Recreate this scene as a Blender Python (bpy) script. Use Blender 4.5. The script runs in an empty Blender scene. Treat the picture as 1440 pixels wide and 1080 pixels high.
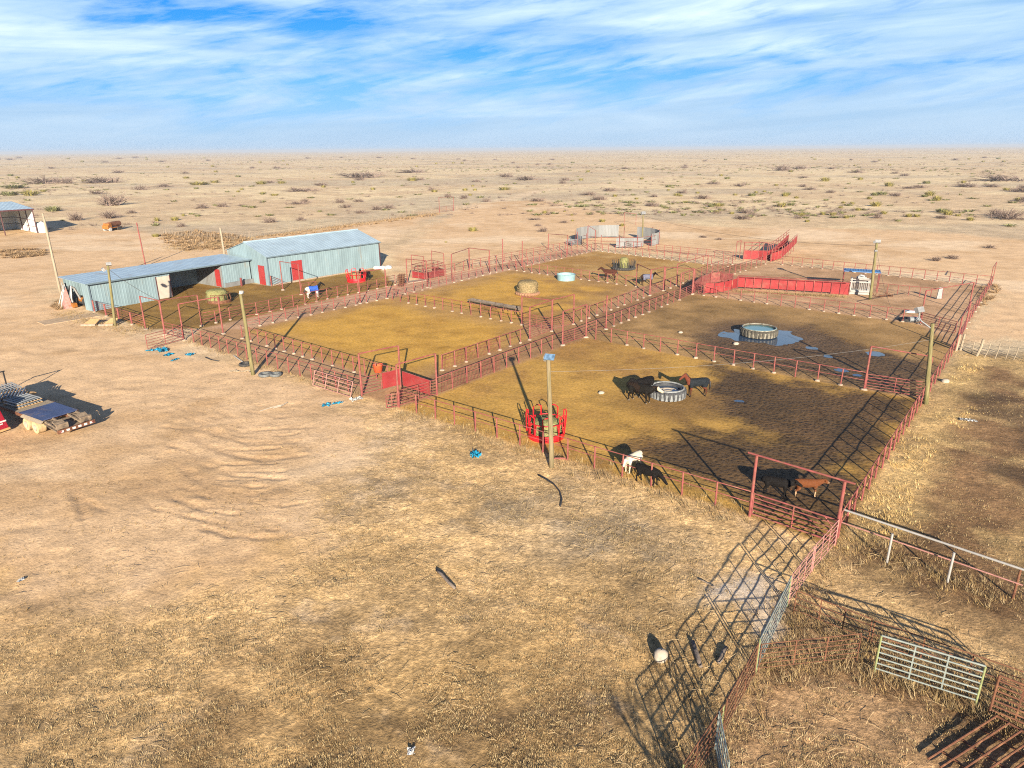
import bpy, bmesh, math, random
import numpy as np
from mathutils import Vector, Matrix, noise as mnoise
random.seed(7); RNG = np.random.default_rng(11)
SC = bpy.context.scene; COL = SC.collection
RAD = math.radians

# ------------------------------------------------------------------ camera model
FPX, HZ, ROLL, CAMH = 960.0, 209.5, .0073, 18.0
PITCH = math.atan((540-HZ)/FPX)
cF = Vector((0, math.cos(PITCH), -math.sin(PITCH))); cR0 = Vector((1, 0, 0)); cU0 = Vector((0, math.sin(PITCH), math.cos(PITCH)))
cR = math.cos(ROLL)*cR0 - math.sin(ROLL)*cU0; cU = math.sin(ROLL)*cR0 + math.cos(ROLL)*cU0
CAM = Vector((0, 0, CAMH))
def G(u, v, z=0.0):                      # photo pixel -> world point on the level z
    d = cF + cR*((u-720)/FPX) - cU*((v-540)/FPX)
    return CAM + d*((z-CAMH)/d.z)
def PX(p):
    q = Vector(p)-CAM; f = q.dot(cF)
    return 720+FPX*q.dot(cR)/f, 540-FPX*q.dot(cU)/f
def HT(v, p):                            # height above p whose image row is v
    lo, hi = -1.0, 17.9
    for _ in range(40):
        m = (lo+hi)/2
        if PX((p[0], p[1], m))[1] > v: lo = m
        else: hi = m
    return lo
def top(u, v, base):                     # top of a (maybe leaning) pole standing at base
    return G(u, v, HT(v, base))

cam = bpy.data.cameras.new('camera'); cam.sensor_width = 36; cam.lens = 36*FPX/1440; cam.clip_start = .5; cam.clip_end = 60000
co = bpy.data.objects.new('camera', cam); COL.objects.link(co)
co.matrix_world = Matrix(((cR.x, cU.x, -cF.x, 0), (cR.y, cU.y, -cF.y, 0), (cR.z, cU.z, -cF.z, CAMH), (0, 0, 0, 1)))
SC.camera = co

# ------------------------------------------------------------------ light
SUN_EL, SUN_AZ = 17.0, 5.4               # shadows run away from the camera and slightly left
sdir = Vector((math.sin(RAD(SUN_AZ))*math.cos(RAD(SUN_EL)), -math.cos(RAD(SUN_AZ))*math.cos(RAD(SUN_EL)), math.sin(RAD(SUN_EL))))
sl = bpy.data.lights.new('sun', 'SUN'); sl.energy = 5.0; sl.angle = RAD(.5); sl.color = (1, .88, .69)
so = bpy.data.objects.new('sun', sl); COL.objects.link(so); so.rotation_euler = sdir.to_track_quat('Z', 'Y').to_euler()
SC.view_settings.view_transform = 'Standard'; SC.view_settings.look = 'None'; SC.view_settings.gamma = 1
SC.cycles.pixel_filter_type = 'BLACKMAN_HARRIS'; SC.cycles.filter_width = 1.1; SC.cycles.use_denoising = False
SC.view_settings.exposure = 1.5

def build_world():
    w = bpy.data.worlds.new('World'); SC.world = w; w.use_nodes = True
    nt = w.node_tree; N = nt.nodes; L = nt.links; N.clear()
    def nd(t, **k):
        n = N.new(t)
        for a, b in k.items(): setattr(n, a, b)
        return n
    def math_(op, a, b=None, clamp=False):
        n = nd('ShaderNodeMath', operation=op); n.use_clamp = clamp
        for i, s in enumerate((a, b)):
            if s is None: continue
            if isinstance(s, (int, float)): n.inputs[i].default_value = s
            else: L.new(s, n.inputs[i])
        return n.outputs[0]
    def mix(f, a, b, kind='MIX'):
        n = nd('ShaderNodeMixRGB', blend_type=kind)
        for i, s in enumerate((f, a, b)):
            if isinstance(s, (int, float)): n.inputs[i].default_value = s
            elif isinstance(s, tuple): n.inputs[i].default_value = s+(1,)
            else: L.new(s, n.inputs[i])
        return n.outputs[0]
    def ramp(f, stops):
        n = nd('ShaderNodeValToRGB'); L.new(f, n.inputs[0]); e = n.color_ramp.elements
        e[0].position, e[0].color = stops[0][0], (stops[0][1],)*3+(1,)
        e[1].position, e[1].color = stops[-1][0], (stops[-1][1],)*3+(1,)
        for p, c in stops[1:-1]:
            q = e.new(p); q.color = (c,)*3+(1,)
        return n.outputs[0]
    sky = nd('ShaderNodeTexSky', sky_type='NISHITA'); sky.sun_disc = False
    sky.sun_elevation = RAD(SUN_EL); sky.sun_rotation = math.atan2(sdir.x, sdir.y)
    sky.altitude = 900; sky.air_density = 1.0; sky.dust_density = .6; sky.ozone_density = 2.0
    tc = nd('ShaderNodeTexCoord'); sep = nd('ShaderNodeSeparateXYZ'); L.new(tc.outputs['Generated'], sep.inputs[0])
    x, y, z = sep.outputs
    hor = math_('SQRT', math_('ADD', math_('MULTIPLY', x, x), math_('MULTIPLY', y, y)))
    az = math_('ARCTAN2', x, y); el = math_('DIVIDE', z, math_('MAXIMUM', hor, .05))
    # cloud deck seen edge-on: streaks that climb towards the right
    def cloudcoord(sa, se, shear, off):
        c = nd('ShaderNodeCombineXYZ')
        L.new(math_('ADD', math_('MULTIPLY', az, sa), off), c.inputs[0])
        L.new(math_('SUBTRACT', math_('MULTIPLY', el, se), math_('MULTIPLY', az, shear)), c.inputs[1])
        c.inputs[2].default_value = off*1.7
        return c.outputs[0]
    def nz(vec, scale, det, rough, dist):
        n = nd('ShaderNodeTexNoise'); L.new(vec, n.inputs['Vector']); n.inputs['Scale'].default_value = scale
        n.inputs['Detail'].default_value = det; n.inputs['Roughness'].default_value = rough; n.inputs['Distortion'].default_value = dist
        return n.outputs['Fac']
    n1 = nz(cloudcoord(4.6, 20, 1.5, 3.2), 1.0, 9, .58, .45)
    n2 = nz(cloudcoord(10.0, 75, 14.0, 9.1), 1.0, 8, .62, .6)
    n3 = nz(cloudcoord(1.9, 11, .6, 5.6), 1.0, 4, .5, .3)
    dens = math_('ADD', math_('ADD', math_('MULTIPLY', n1, .58), math_('MULTIPLY', n2, .26)), math_('MULTIPLY', n3, .29))
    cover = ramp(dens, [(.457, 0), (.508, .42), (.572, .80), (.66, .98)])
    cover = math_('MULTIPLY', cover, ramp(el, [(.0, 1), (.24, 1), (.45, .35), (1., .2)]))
    shade = ramp(nz(cloudcoord(3.4, 32, 1.5, 14.3), 1.0, 6, .55, .6), [(.35, 0), (.68, 1)])
    cloudc = mix(shade, (2.35, 4.0, 5.7), (5.5, 6.7, 7.5))
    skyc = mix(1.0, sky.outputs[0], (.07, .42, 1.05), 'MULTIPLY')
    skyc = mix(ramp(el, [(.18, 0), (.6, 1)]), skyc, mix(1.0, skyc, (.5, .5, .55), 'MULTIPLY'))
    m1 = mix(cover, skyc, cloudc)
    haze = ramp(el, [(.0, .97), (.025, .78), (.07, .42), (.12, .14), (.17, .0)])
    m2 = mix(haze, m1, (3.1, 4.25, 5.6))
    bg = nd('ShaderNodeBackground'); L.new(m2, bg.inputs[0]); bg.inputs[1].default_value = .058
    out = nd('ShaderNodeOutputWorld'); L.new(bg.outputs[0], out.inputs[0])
build_world()

# ------------------------------------------------------------------ materials
MATS = {}
def mat(name, col, rough=.7, metal=0., var=.12, scale=3., spec=.4, col2=None, s2=(.5, .62), bump=0., bscale=20., attr=None, stretch=None):
    m = bpy.data.materials.new(name); m.use_nodes = True; nt = m.node_tree; N = nt.nodes; L = nt.links
    b = N['Principled BSDF']; b.inputs['Roughness'].default_value = rough; b.inputs['Metallic'].default_value = metal
    b.inputs['Specular IOR Level'].default_value = spec
    tc = N.new('ShaderNodeTexCoord'); vec = tc.outputs['Object']
    if stretch:
        mp = N.new('ShaderNodeMapping'); mp.inputs['Scale'].default_value = stretch; L.new(vec, mp.inputs[0]); vec = mp.outputs[0]
    n = N.new('ShaderNodeTexNoise'); n.inputs['Scale'].default_value = scale; n.inputs['Detail'].default_value = 6; L.new(vec, n.inputs['Vector'])
    mr = N.new('ShaderNodeMapRange'); mr.inputs[1].default_value = .3; mr.inputs[2].default_value = .7
    mr.inputs[3].default_value = 1-var; mr.inputs[4].default_value = 1+var; L.new(n.outputs['Fac'], mr.inputs[0])
    mul = N.new('ShaderNodeVectorMath'); mul.operation = 'SCALE'
    if attr:
        a = N.new('ShaderNodeAttribute'); a.attribute_name = attr; src = a.outputs['Color']
    else:
        c = N.new('ShaderNodeRGB'); c.outputs[0].default_value = tuple(col)+(1,); src = c.outputs[0]
    if col2:
        n2 = N.new('ShaderNodeTexNoise'); n2.inputs['Scale'].default_value = scale*.6; n2.inputs['Detail'].default_value = 8; n2.inputs['Roughness'].default_value = .65; L.new(vec, n2.inputs['Vector'])
        r2 = N.new('ShaderNodeMapRange'); r2.inputs[1].default_value = s2[0]; r2.inputs[2].default_value = s2[1]; L.new(n2.outputs['Fac'], r2.inputs[0])
        mx = N.new('ShaderNodeMixRGB'); L.new(r2.outputs[0], mx.inputs[0]); L.new(src, mx.inputs[1]); mx.inputs[2].default_value = tuple(col2)+(1,); src = mx.outputs[0]
    L.new(src, mul.inputs[0]); L.new(mr.outputs[0], mul.inputs['Scale']); L.new(mul.outputs[0], b.inputs['Base Color'])
    if bump:
        n3 = N.new('ShaderNodeTexNoise'); n3.inputs['Scale'].default_value = bscale; n3.inputs['Detail'].default_value = 5; L.new(vec, n3.inputs['Vector'])
        bp = N.new('ShaderNodeBump'); bp.inputs['Strength'].default_value = bump; bp.inputs['Distance'].default_value = .05
        L.new(n3.outputs['Fac'], bp.inputs['Height']); L.new(bp.outputs[0], b.inputs['Normal'])
    MATS[name] = m
    return m
M_RED = mat('red_pipe_paint', (.205, .056, .053), .65, 0, .28, 3.0, .2, (.19, .085, .06), (.47, .64))
M_REDSH = mat('red_sheet_paint', (.225, .026, .028), .65, 0, .22, .8, .2, (.20, .060, .048), (.55, .7), bump=.15, bscale=2)
M_REDDK = mat('red_faded_dark', (.15, .030, .030), .65, 0, .25, 1.5, .3, (.30, .12, .08), (.52, .7))
M_BRIGHT = mat('bright_red_poly', (.46, .008, .014), .4, 0, .08, 2, .5)
M_CONC = mat('pale_concrete', (.28, .22, .17), .9, 0, .25, 6, .2, bump=.4, bscale=14)
M_RUST = mat('rusted_steel', (.13, .055, .032), .75, .2, .3, 5, .3, (.20, .095, .05), (.48, .66))
M_RUSTPALE = mat('rust_tan_steel', (.24, .13, .075), .7, .1, .25, 5, .3)
M_GREEN = mat('pale_green_enamel', (.185, .21, .195), .5, 0, .15, 4, .4, (.24, .20, .13), (.60, .72))
M_YELGREEN = mat('yellow_green_enamel', (.19, .21, .095), .5, 0, .2, 4, .4, (.25, .17, .08), (.58, .7))
M_WHITE = mat('white_enamel', (.27, .26, .25), .5, 0, .12, 3, .4, (.40, .26, .16), (.62, .75))
M_PINKPIPE = mat('faded_pink_enamel', (.34, .165, .145), .6, 0, .2, 4, .3, (.24, .10, .07), (.55, .7))
M_BLUEM = mat('blue_grey_sheet_metal', (.165, .23, .26), .55, .0, .16, .9, .3, (.20, .17, .13), (.60, .76), stretch=(1, 1, .25))
M_ROOF = mat('grey_blue_roof_metal', (.33, .43, .50), .4, .2, .12, .5, .5, (.30, .26, .21), (.60, .74))
M_TRIM = mat('dark_blue_trim', (.10, .14, .17), .5, 0, .1)
M_DARK = mat('dark_red_trim', (.065, .02, .022), .6, 0, .1)
M_WALLW = mat('white_corrugated_metal', (.165, .17, .175), .6, .05, .14, .8, .4, (.12, .11, .10), (.5, .68), stretch=(1, 1, .3))
M_SHEDW = mat('white_shed_lining', (.50, .52, .53), .6, 0, .08, .6, .3)
M_GALV = mat('galvanised_sheet', (.21, .225, .24), .5, .3, .2, 1.0, .5, (.30, .29, .28), (.58, .72))
M_DOORR = mat('red_door_paint', (.26, .026, .026), .5, 0, .1, 2)
M_DOORW = mat('off_white_door', (.38, .33, .28), .6, 0, .12, 2)
M_WOOD = mat('weathered_pole_wood', (.19, .15, .088), .85, 0, .25, 4, .2, (.15, .125, .065), (.45, .65), bump=.4, bscale=8, stretch=(3, 3, .3))
M_WOODG = mat('greenish_pole_wood', (.145, .13, .055), .85, 0, .25, 4, .2, (.18, .145, .08), (.45, .65), bump=.4, bscale=8, stretch=(3, 3, .3))
M_WOODP = mat('pale_bleached_wood', (.27, .22, .16), .85, 0, .22, 4, .2, bump=.4, bscale=8, stretch=(3, 3, .3))
M_WOODGR = mat('grey_weathered_wood', (.15, .12, .10), .9, 0, .3, 4, .2, bump=.5, bscale=8)
M_HAY = mat('green_hay', (.17, .175, .07), .95, 0, .4, 9, .1, (.20, .165, .08), (.45, .65), bump=.9, bscale=14)
M_HAYT = mat('tan_hay', (.215, .16, .085), .95, 0, .4, 9, .1, (.13, .105, .05), (.45, .65), bump=.9, bscale=14)
M_RUB = mat('black_rubber', (.035, .034, .034), .8, 0, .25, 6, .3, (.10, .085, .07), (.56, .7))
M_RUBG = mat('dusty_grey_rubber', (.115, .122, .125), .85, 0, .3, 5, .2, (.055, .052, .048), (.55, .7), bump=.5, bscale=10)
M_STEEL = mat('grey_steel', (.26, .26, .26), .5, .4, .2, 4)
M_BLUE = mat('blue_painted_steel', (.045, .065, .15), .5, .1, .2, 1.2, .4, (.16, .13, .14), (.56, .72))
M_BLUEROOF = mat('blue_roof_sheet', (.05, .14, .31), .45, 0, .1, 2)
M_AQUA = mat('pale_aqua_tank', (.19, .31, .34), .5, 0, .15, 3)
M_ORANGE = mat('orange_paint', (.27, .10, .016), .5, 0, .15, 3)
M_BLACK = mat('black_plastic', (.02, .02, .022), .5)
M_LAMP = mat('lamp_glass', (.55, .58, .62), .25, .2)
M_SOLAR = mat('blue_panel', (.13, .22, .34), .3, .3, .4, 6)
M_CYAN = mat('cyan_plastic_sheet', (.01, .20, .34), .45, 0, .35, 5)
M_WBAG = mat('white_plastic', (.48, .48, .47), .5, 0, .12, 4)
M_TAN = mat('tan_board', (.42, .26, .12), .8, 0, .2, 5)
M_STONE = mat('pale_stone', (.31, .265, .215), .9, 0, .15, 5, bump=.4, bscale=6)
M_TWIG = mat('grey_brown_twigs', (.17, .125, .105), .95, 0, .25, 3, .1)
M_YUCCA = mat('yellow_green_leaves', (.22, .19, .06), .9, 0, .3, 3, .1)
M_OLIVE = mat('olive_leaves', (.15, .15, .065), .9, 0, .3, 3, .1)
M_TRUCKRED = mat('crimson_vehicle_paint', (.26, .006, .025), .35, .0, .06, 2, .5)
M_CABLE = mat('dark_cable', (.05, .045, .04), .7)
def water_mat(name, col):
    m = bpy.data.materials.new(name); m.use_nodes = True; nt = m.node_tree; b = nt.nodes['Principled BSDF']
    b.inputs['Base Color'].default_value = col+(1,); b.inputs['Roughness'].default_value = .06; b.inputs['IOR'].default_value = 1.33; b.inputs['Specular IOR Level'].default_value = .9
    n = nt.nodes.new('ShaderNodeTexNoise'); n.inputs['Scale'].default_value = 2.5; n.inputs['Detail'].default_value = 3
    bp = nt.nodes.new('ShaderNodeBump'); bp.inputs['Strength'].default_value = .06; bp.inputs['Distance'].default_value = .03
    tc = nt.nodes.new('ShaderNodeTexCoord'); nt.links.new(tc.outputs['Object'], n.inputs['Vector'])
    nt.links.new(n.outputs['Fac'], bp.inputs['Height']); nt.links.new(bp.outputs[0], b.inputs['Normal'])
    return m
M_WATER = water_mat('muddy_water', (.03, .055, .10)); M_TEAL = water_mat('teal_tank_water', (.03, .14, .17))

# ------------------------------------------------------------------ mesh helpers
class MB:
    def __init__(s): s.v = []; s.f = []; s.c = []
    def add(s, vs, fs, c=None):
        o = len(s.v); s.v += [tuple(p) for p in vs]; s.f += [tuple(i+o for i in f) for f in fs]
        if c is not None: s.c += [c]*len(vs)
    def tube(s, a, b, r, r2=None, n=8, cap=True, c=None):
        a = Vector(a); b = Vector(b); r2 = r if r2 is None else r2
        d = (b-a)
        if d.length < 1e-6: return
        q = d.to_track_quat('Z', 'Y'); vs = []
        for p, rr in ((a, r), (b, r2)):
            for k in range(n):
                t = 2*math.pi*k/n; vs.append(p+q@Vector((rr*math.cos(t), rr*math.sin(t), 0)))
        fs = [(k, (k+1) % n, n+(k+1) % n, n+k) for k in range(n)]
        if cap: fs += [tuple(range(n-1, -1, -1)), tuple(range(n, 2*n))]
        s.add(vs, fs, c)
    def path(s, pts, r, n=8, closed=False, c=None):
        pts = [Vector(p) for p in pts]; m = len(pts)
        rr = r if isinstance(r, (list, tuple)) else [r]*m
        vs = []; up = Vector((0, 0, 1))
        for i, p in enumerate(pts):
            if closed: d = pts[(i+1) % m]-pts[i-1]
            else: d = pts[min(i+1, m-1)]-pts[max(i-1, 0)]
            d.normalize()
            u = up if abs(d.z) < .9 else Vector((1, 0, 0))
            e1 = d.cross(u).normalized(); e2 = d.cross(e1)
            for k in range(n):
                t = 2*math.pi*k/n; vs.append(p+e1*rr[i]*math.cos(t)+e2*rr[i]*math.sin(t))
        fs = []
        for i in range(m if closed else m-1):
            j = (i+1) % m
            fs += [(i*n+k, i*n+(k+1) % n, j*n+(k+1) % n, j*n+k) for k in range(n)]
        if not closed: fs += [tuple(range(n-1, -1, -1)), tuple(range((m-1)*n, m*n))]
        s.add(vs, fs, c)
    def box(s, cen, size, rz=0., R=None, c=None):
        cen = Vector(cen); R = R or Matrix.Rotation(rz, 3, 'Z'); h = Vector(size)/2
        vs = [cen+R@Vector((sx*h.x, sy*h.y, sz*h.z)) for sx in (-1, 1) for sy in (-1, 1) for sz in (-1, 1)]
        s.add(vs, [(0, 1, 3, 2), (4, 6, 7, 5), (0, 4, 5, 1), (2, 3, 7, 6), (0, 2, 6, 4), (1, 5, 7, 3)], c)
    def slab(s, a, b, c_, d, t):           # quad with thickness t along its normal
        a, b, c_, d = map(Vector, (a, b, c_, d)); nn = (b-a).cross(d-a).normalized()*t/2
        s.add([a-nn, b-nn, c_-nn, d-nn, a+nn, b+nn, c_+nn, d+nn], [(3, 2, 1, 0), (4, 5, 6, 7), (0, 1, 5, 4), (1, 2, 6, 5), (2, 3, 7, 6), (3, 0, 4, 7)])
    def ribbed(s, p00, p10, p01, p11, pitch=.35, depth=.035, flip=1, th=.02):
        p00, p10, p01, p11 = map(Vector, (p00, p10, p01, p11))
        nn = (p10-p00).cross(p01-p00).normalized()*flip
        n = max(2, int((p10-p00).length/pitch)); ts = []
        for k in range(n):
            for e, o in ((0, 0), (.62, 0), (.70, 1), (.90, 1), (.98, 0)): ts.append(((k+e)/n, o))
        ts.append((1, 0)); vs = []
        for t, o in ts:
            a = p00.lerp(p10, t)+nn*depth*o; b = p01.lerp(p11, t)+nn*depth*o
            vs += [a, b, a-nn*th, b-nn*th]
        m = len(ts); fs = []
        for k in range(m-1):
            i, j = 4*k, 4*k+4
            fs += [(i, j, j+1, i+1), (i+2, i+3, j+3, j+2), (i, i+2, j+2, j), (i+1, j+1, j+3, i+3)]
        fs += [(0, 1, 3, 2), (4*m-4, 4*m-2, 4*m-1, 4*m-3)]
        s.add(vs, fs)
    def lathe(s, cen, prof, n=40, wob=None, c=None, closed=False):
        cen = Vector(cen); vs = []; m = len(prof)
        for i, (r, z) in enumerate(prof):
            for k in range(n):
                t = 2*math.pi*k/n; rr = r*(wob(t, i) if wob else 1)
                vs.append(cen+Vector((rr*math.cos(t), rr*math.sin(t), z)))
        fs = [(i*n+k, i*n+(k+1) % n, (i+1)*n+(k+1) % n, (i+1)*n+k) for i in range(m-1) for k in range(n)]
        if closed: fs += [((m-1)*n+k, (m-1)*n+(k+1) % n, (k+1) % n, k) for k in range(n)]
        s.add(vs, fs, c)
    def disc(s, cen, r, n=40, z=0):
        cen = Vector(cen); s.add([cen+Vector((r*math.cos(2*math.pi*k/n), r*math.sin(2*math.pi*k/n), z)) for k in range(n)], [tuple(range(n))])
    def build(s, name, m, parent=None, smooth=False, loc=None):
        me = bpy.data.meshes.new(name); me.from_pydata(s.v, [], s.f); me.update()
        if m: me.materials.append(m)
        if s.c and len(s.c) == len(s.v):
            at = me.color_attributes.new('Col', 'FLOAT_COLOR', 'POINT')
            at.data.foreach_set('color', np.array([tuple(c)+(1,) for c in s.c], dtype=np.float32).ravel())
        if smooth: me.polygons.foreach_set('use_smooth', [True]*len(me.polygons))
        return link(name, me, parent, loc)
def link(name, me, parent=None, loc=None):
    o = bpy.data.objects.new(name, me); COL.objects.link(o)
    if parent: o.parent = parent
    if loc is not None: o.location = loc
    return o
def tag(o, label, cat, group=None, kind=None):
    if label: o['label'] = label
    if cat: o['category'] = cat
    if group: o['group'] = group
    if kind: o['kind'] = kind
    return o
def thing(name, label, cat, loc=(0, 0, 0), rz=0., group=None):
    o = bpy.data.objects.new(name, None); o.empty_display_size = .3; COL.objects.link(o); o.location = loc; o.rotation_euler = (0, 0, rz)
    return tag(o, label, cat, group)
def copy_tree(o, parent=None):
    c = o.copy(); COL.objects.link(c)
    if parent: c.parent = parent
    for ch in list(o.children): copy_tree(ch, c)
    return c
def smooth_mesh(me): me.polygons.foreach_set('use_smooth', [True]*len(me.polygons))

# ------------------------------------------------------------------ numpy noise
def _h(ix, iy, seed):
    n = (ix*374761393 + iy*668265263 + seed*974634777) & 0xffffffff
    n = ((n ^ (n >> 13))*1274126177) & 0xffffffff
    return ((n ^ (n >> 16)) & 0xffff)/65535.0
def vnoise(x, y, seed=0):
    x0 = np.floor(x).astype(np.int64); y0 = np.floor(y).astype(np.int64); fx = x-x0; fy = y-y0
    fx = fx*fx*(3-2*fx); fy = fy*fy*(3-2*fy)
    a = _h(x0, y0, seed); b = _h(x0+1, y0, seed); c = _h(x0, y0+1, seed); d = _h(x0+1, y0+1, seed)
    return a+(b-a)*fx+(c-a)*fy+(a-b-c+d)*fx*fy
def fbm(x, y, sc, seed=0, o=4):
    r = 0; amp = .5; tot = 0
    for k in range(o):
        r = r+amp*vnoise(x*sc+17.3*k, y*sc-9.1*k, seed+k*7); tot += amp; amp *= .5; sc *= 2.07
    return r/tot
def sstep(a, b, x):
    t = np.clip((x-a)/(b-a), 0, 1); return t*t*(3-2*t)
def poly_sd(x, y, poly):                 # signed distance, positive inside
    d = np.full_like(x, 1e9); ins = np.zeros(x.shape, bool); n = len(poly)
    for i in range(n):
        ax, ay = poly[i]; bx, by = poly[(i+1) % n]; ex, ey = bx-ax, by-ay
        t = np.clip(((x-ax)*ex+(y-ay)*ey)/(ex*ex+ey*ey+1e-9), 0, 1)
        d = np.minimum(d, np.hypot(x-ax-ex*t, y-ay-ey*t))
        c = ((ay > y) != (by > y)) & (x < (bx-ax)*(y-ay)/((by-ay) if abs(by-ay) > 1e-9 else 1e-9)+ax)
        ins ^= c
    return np.where(ins, d, -d)
def line_d(x, y, pts):
    d = np.full_like(x, 1e9)
    for (ax, ay), (bx, by) in zip(pts[:-1], pts[1:]):
        ex, ey = bx-ax, by-ay
        t = np.clip(((x-ax)*ex+(y-ay)*ey)/(ex*ex+ey*ey+1e-9), 0, 1)
        d = np.minimum(d, np.hypot(x-ax-ex*t, y-ay-ey*t))
    return d
def gp(*px): return [tuple(G(u, v)[:2]) for u, v in px]

# ------------------------------------------------------------------ ground zones
Z = dict(
 pen1=gp((345, 466), (546, 420), (552, 422), (734, 457), (745, 478), (563, 543)),
 pen2=gp((552, 421), (716, 380), (893, 403), (806, 456), (734, 457)),
 pen3=gp((735, 375), (838, 353), (1000, 373), (958, 399), (893, 403)),
 pen4=gp((561, 573), (615, 555), (824, 475), (1215, 548), (1300, 562), (1178, 755), (1173, 767), (1054, 726)),
 pen5=gp((824, 474.6), (852, 463), (955, 422), (974, 414), (1293, 456), (1343, 492), (1300, 560), (1215, 548)),
 pen6=gp((974, 413), (1000, 396), (1085, 369), (1390, 403), (1345, 485), (1293, 456)),
 alleyc=gp((563, 543), (622, 521), (1032, 372), (1050, 372), (955, 422), (615, 555), (561, 573)),
 alleyl=gp((285, 462), (556, 401), (700, 372), (800, 350), (838, 353), (345, 463)),
 alleyf=gp((262, 478), (341, 476), (563, 543), (509, 557)),
 barnlot=gp((131, 438), (100, 420), (280, 380), (354, 398), (380, 402), (534, 376), (556, 401), (285, 462), (205, 463)),
 yard=gp((-500, 250), (0, 305), (60, 318), (170, 322), (330, 345), (300, 385), (92, 395), (85, 420), (131, 438), (205, 465), (262, 478), (509, 557), (520, 580), (560, 640), (460, 720), (380, 830), (200, 880), (0, 860), (-400, 860)),
 back=gp((540, 376), (600, 318), (660, 287), (760, 280), (860, 300), (980, 318), (1250, 322), (1600, 350), (1600, 480), (1440, 480), (1350, 478), (1393, 402), (1100, 370), (1030, 365), (840, 350), (556, 398)),
 behind=gp((60, 318), (180, 330), (330, 345), (420, 325), (560, 305), (640, 290), (540, 340), (500, 330), (320, 360)),
 rightlot=gp((1345, 495), (1500, 500), (1600, 800), (1440, 930), (1180, 790), (1175, 770), (1185, 742), (1226, 679), (1302, 567)),
 roundpen=gp((1110, 850), (1230, 900), (1390, 990), (1600, 1010), (1600, 1300), (960, 1300), (960, 1085), (1062, 945)),
 pale1=gp((1010, 800), (1060, 785), (1110, 810), (1108, 850), (1085, 890), (1050, 850), (1000, 830)),
 pale2=gp((470, 650), (520, 600), (620, 580), (560, 640), (600, 720), (480, 720)),
 pale3=gp((620, 680), (860, 700), (1000, 780), (940, 850), (760, 800)),
 mud4=gp((1010, 512), (1215, 552), (1297, 562), (1190, 740), (1173, 760), (1060, 725), (960, 685), (850, 640), (900, 610), (965, 600), (1080, 612), (1010, 585), (985, 545)),
 mud5=gp((1000, 455), (1130, 460), (1200, 485), (1310, 510), (1300, 560), (1215, 546), (1010, 507), (960, 490)),
 corral=gp((262, 478), (285, 462), (556, 401), (838, 353), (1000, 372), (1085, 369), (1390, 403), (1345, 490), (1300, 562), (1178, 760), (1054, 727), (561, 573), (509, 557)),
 dark1=gp((300, 890), (420, 880), (540, 940), (520, 1090), (260, 1090)),
 dark2=gp((-60, 880), (90, 900), (160, 1000), (100, 1090), (-100, 1090)),
 dark3=gp((600, 990), (800, 930), (900, 960), (880, 1090), (640, 1090)),
 fringe=gp((1345, 494), (1380, 500), (1330, 640), (1260, 760), (1190, 770), (1185, 742), (1226, 679), (1302, 567)),
)
TRACKS = [gp(*t) for t in (
 [(0, 468), (90, 500), (170, 492), (250, 470)], [(0, 482), (90, 512), (185, 500), (258, 484)], [(0, 425), (60, 408), (150, 395)], [(0, 438), (70, 416), (150, 402)],
 [(255, 640), (285, 652), (330, 668), (400, 673)], [(285, 625), (320, 637), (372, 648), (430, 640)], [(248, 652), (270, 672), (305, 690), (350, 694)],
 [(100, 680), (112, 705), (118, 728)], [(120, 704), (132, 712), (146, 717)], [(300, 575), (330, 588), (385, 590), (430, 582)], [(305, 590), (335, 601), (390, 604), (440, 592)],
 [(285, 742), (320, 752), (380, 757), (440, 748)], [(290, 735), (330, 744), (400, 745)], [(230, 600), (290, 606), (340, 622), (420, 620)], [(180, 560), (240, 566), (300, 600)],
 [(245, 668), (262, 680)], [(330, 700), (400, 712), (470, 700)], [(140, 545), (200, 548), (260, 560), (320, 575)], [(60, 480), (150, 470), (240, 455)],
 [(340, 565), (380, 575), (430, 572), (470, 560)], [(345, 578), (390, 588), (440, 583)], [(260, 590), (300, 592), (345, 612), (410, 612), (470, 590)],
 [(1380, 430), (1405, 450), (1440, 470)], [(1385, 415), (1415, 435), (1440, 452)])]
_A, _B = [(268, 580), (310, 598), (350, 606), (410, 600)], [(190, 700), (225, 716), (270, 730), (330, 738)]
STRONG = (4, 5, 6, 7, 8, 11, 13, 20)
_rt = random.Random(4)
for k in range(14):
    f = k/13; q = []
    for (a, b), (c, d) in zip(_A, _B): q.append((a+(c-a)*f+(0 if k % 2 else 16)+_rt.uniform(-9, 9), b+(d-b)*f+_rt.uniform(-2, 2)))
    TRACKS.append(gp(*q))
ROAD = gp((640, 300), (760, 268), (860, 258), (960, 245), (1090, 228))
PUD = [(1072, 471, 52, 11.5), (1143, 489, 10, 3), (1166, 501, 7, 2.2), (1232, 497, 13, 3.2), (1184, 520, 10, 2.6), (1206, 527, 6, 1.8), (1040, 563, 8, 2)]
def pud_field(x, y):
    f = np.zeros_like(x)
    for u, v, a, b in PUD:
        c = G(u, v); ex = abs((G(u+a, v)-c).x); ey = abs((G(u, v-b)-c).y)
        q = np.hypot((x-c.x)/ex, (y-c.y)/ey)+.9*(fbm(x, y, .7, 91, 4)-.5)
        f = np.maximum(f, sstep(1.12, .86, q))
    return f
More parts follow.
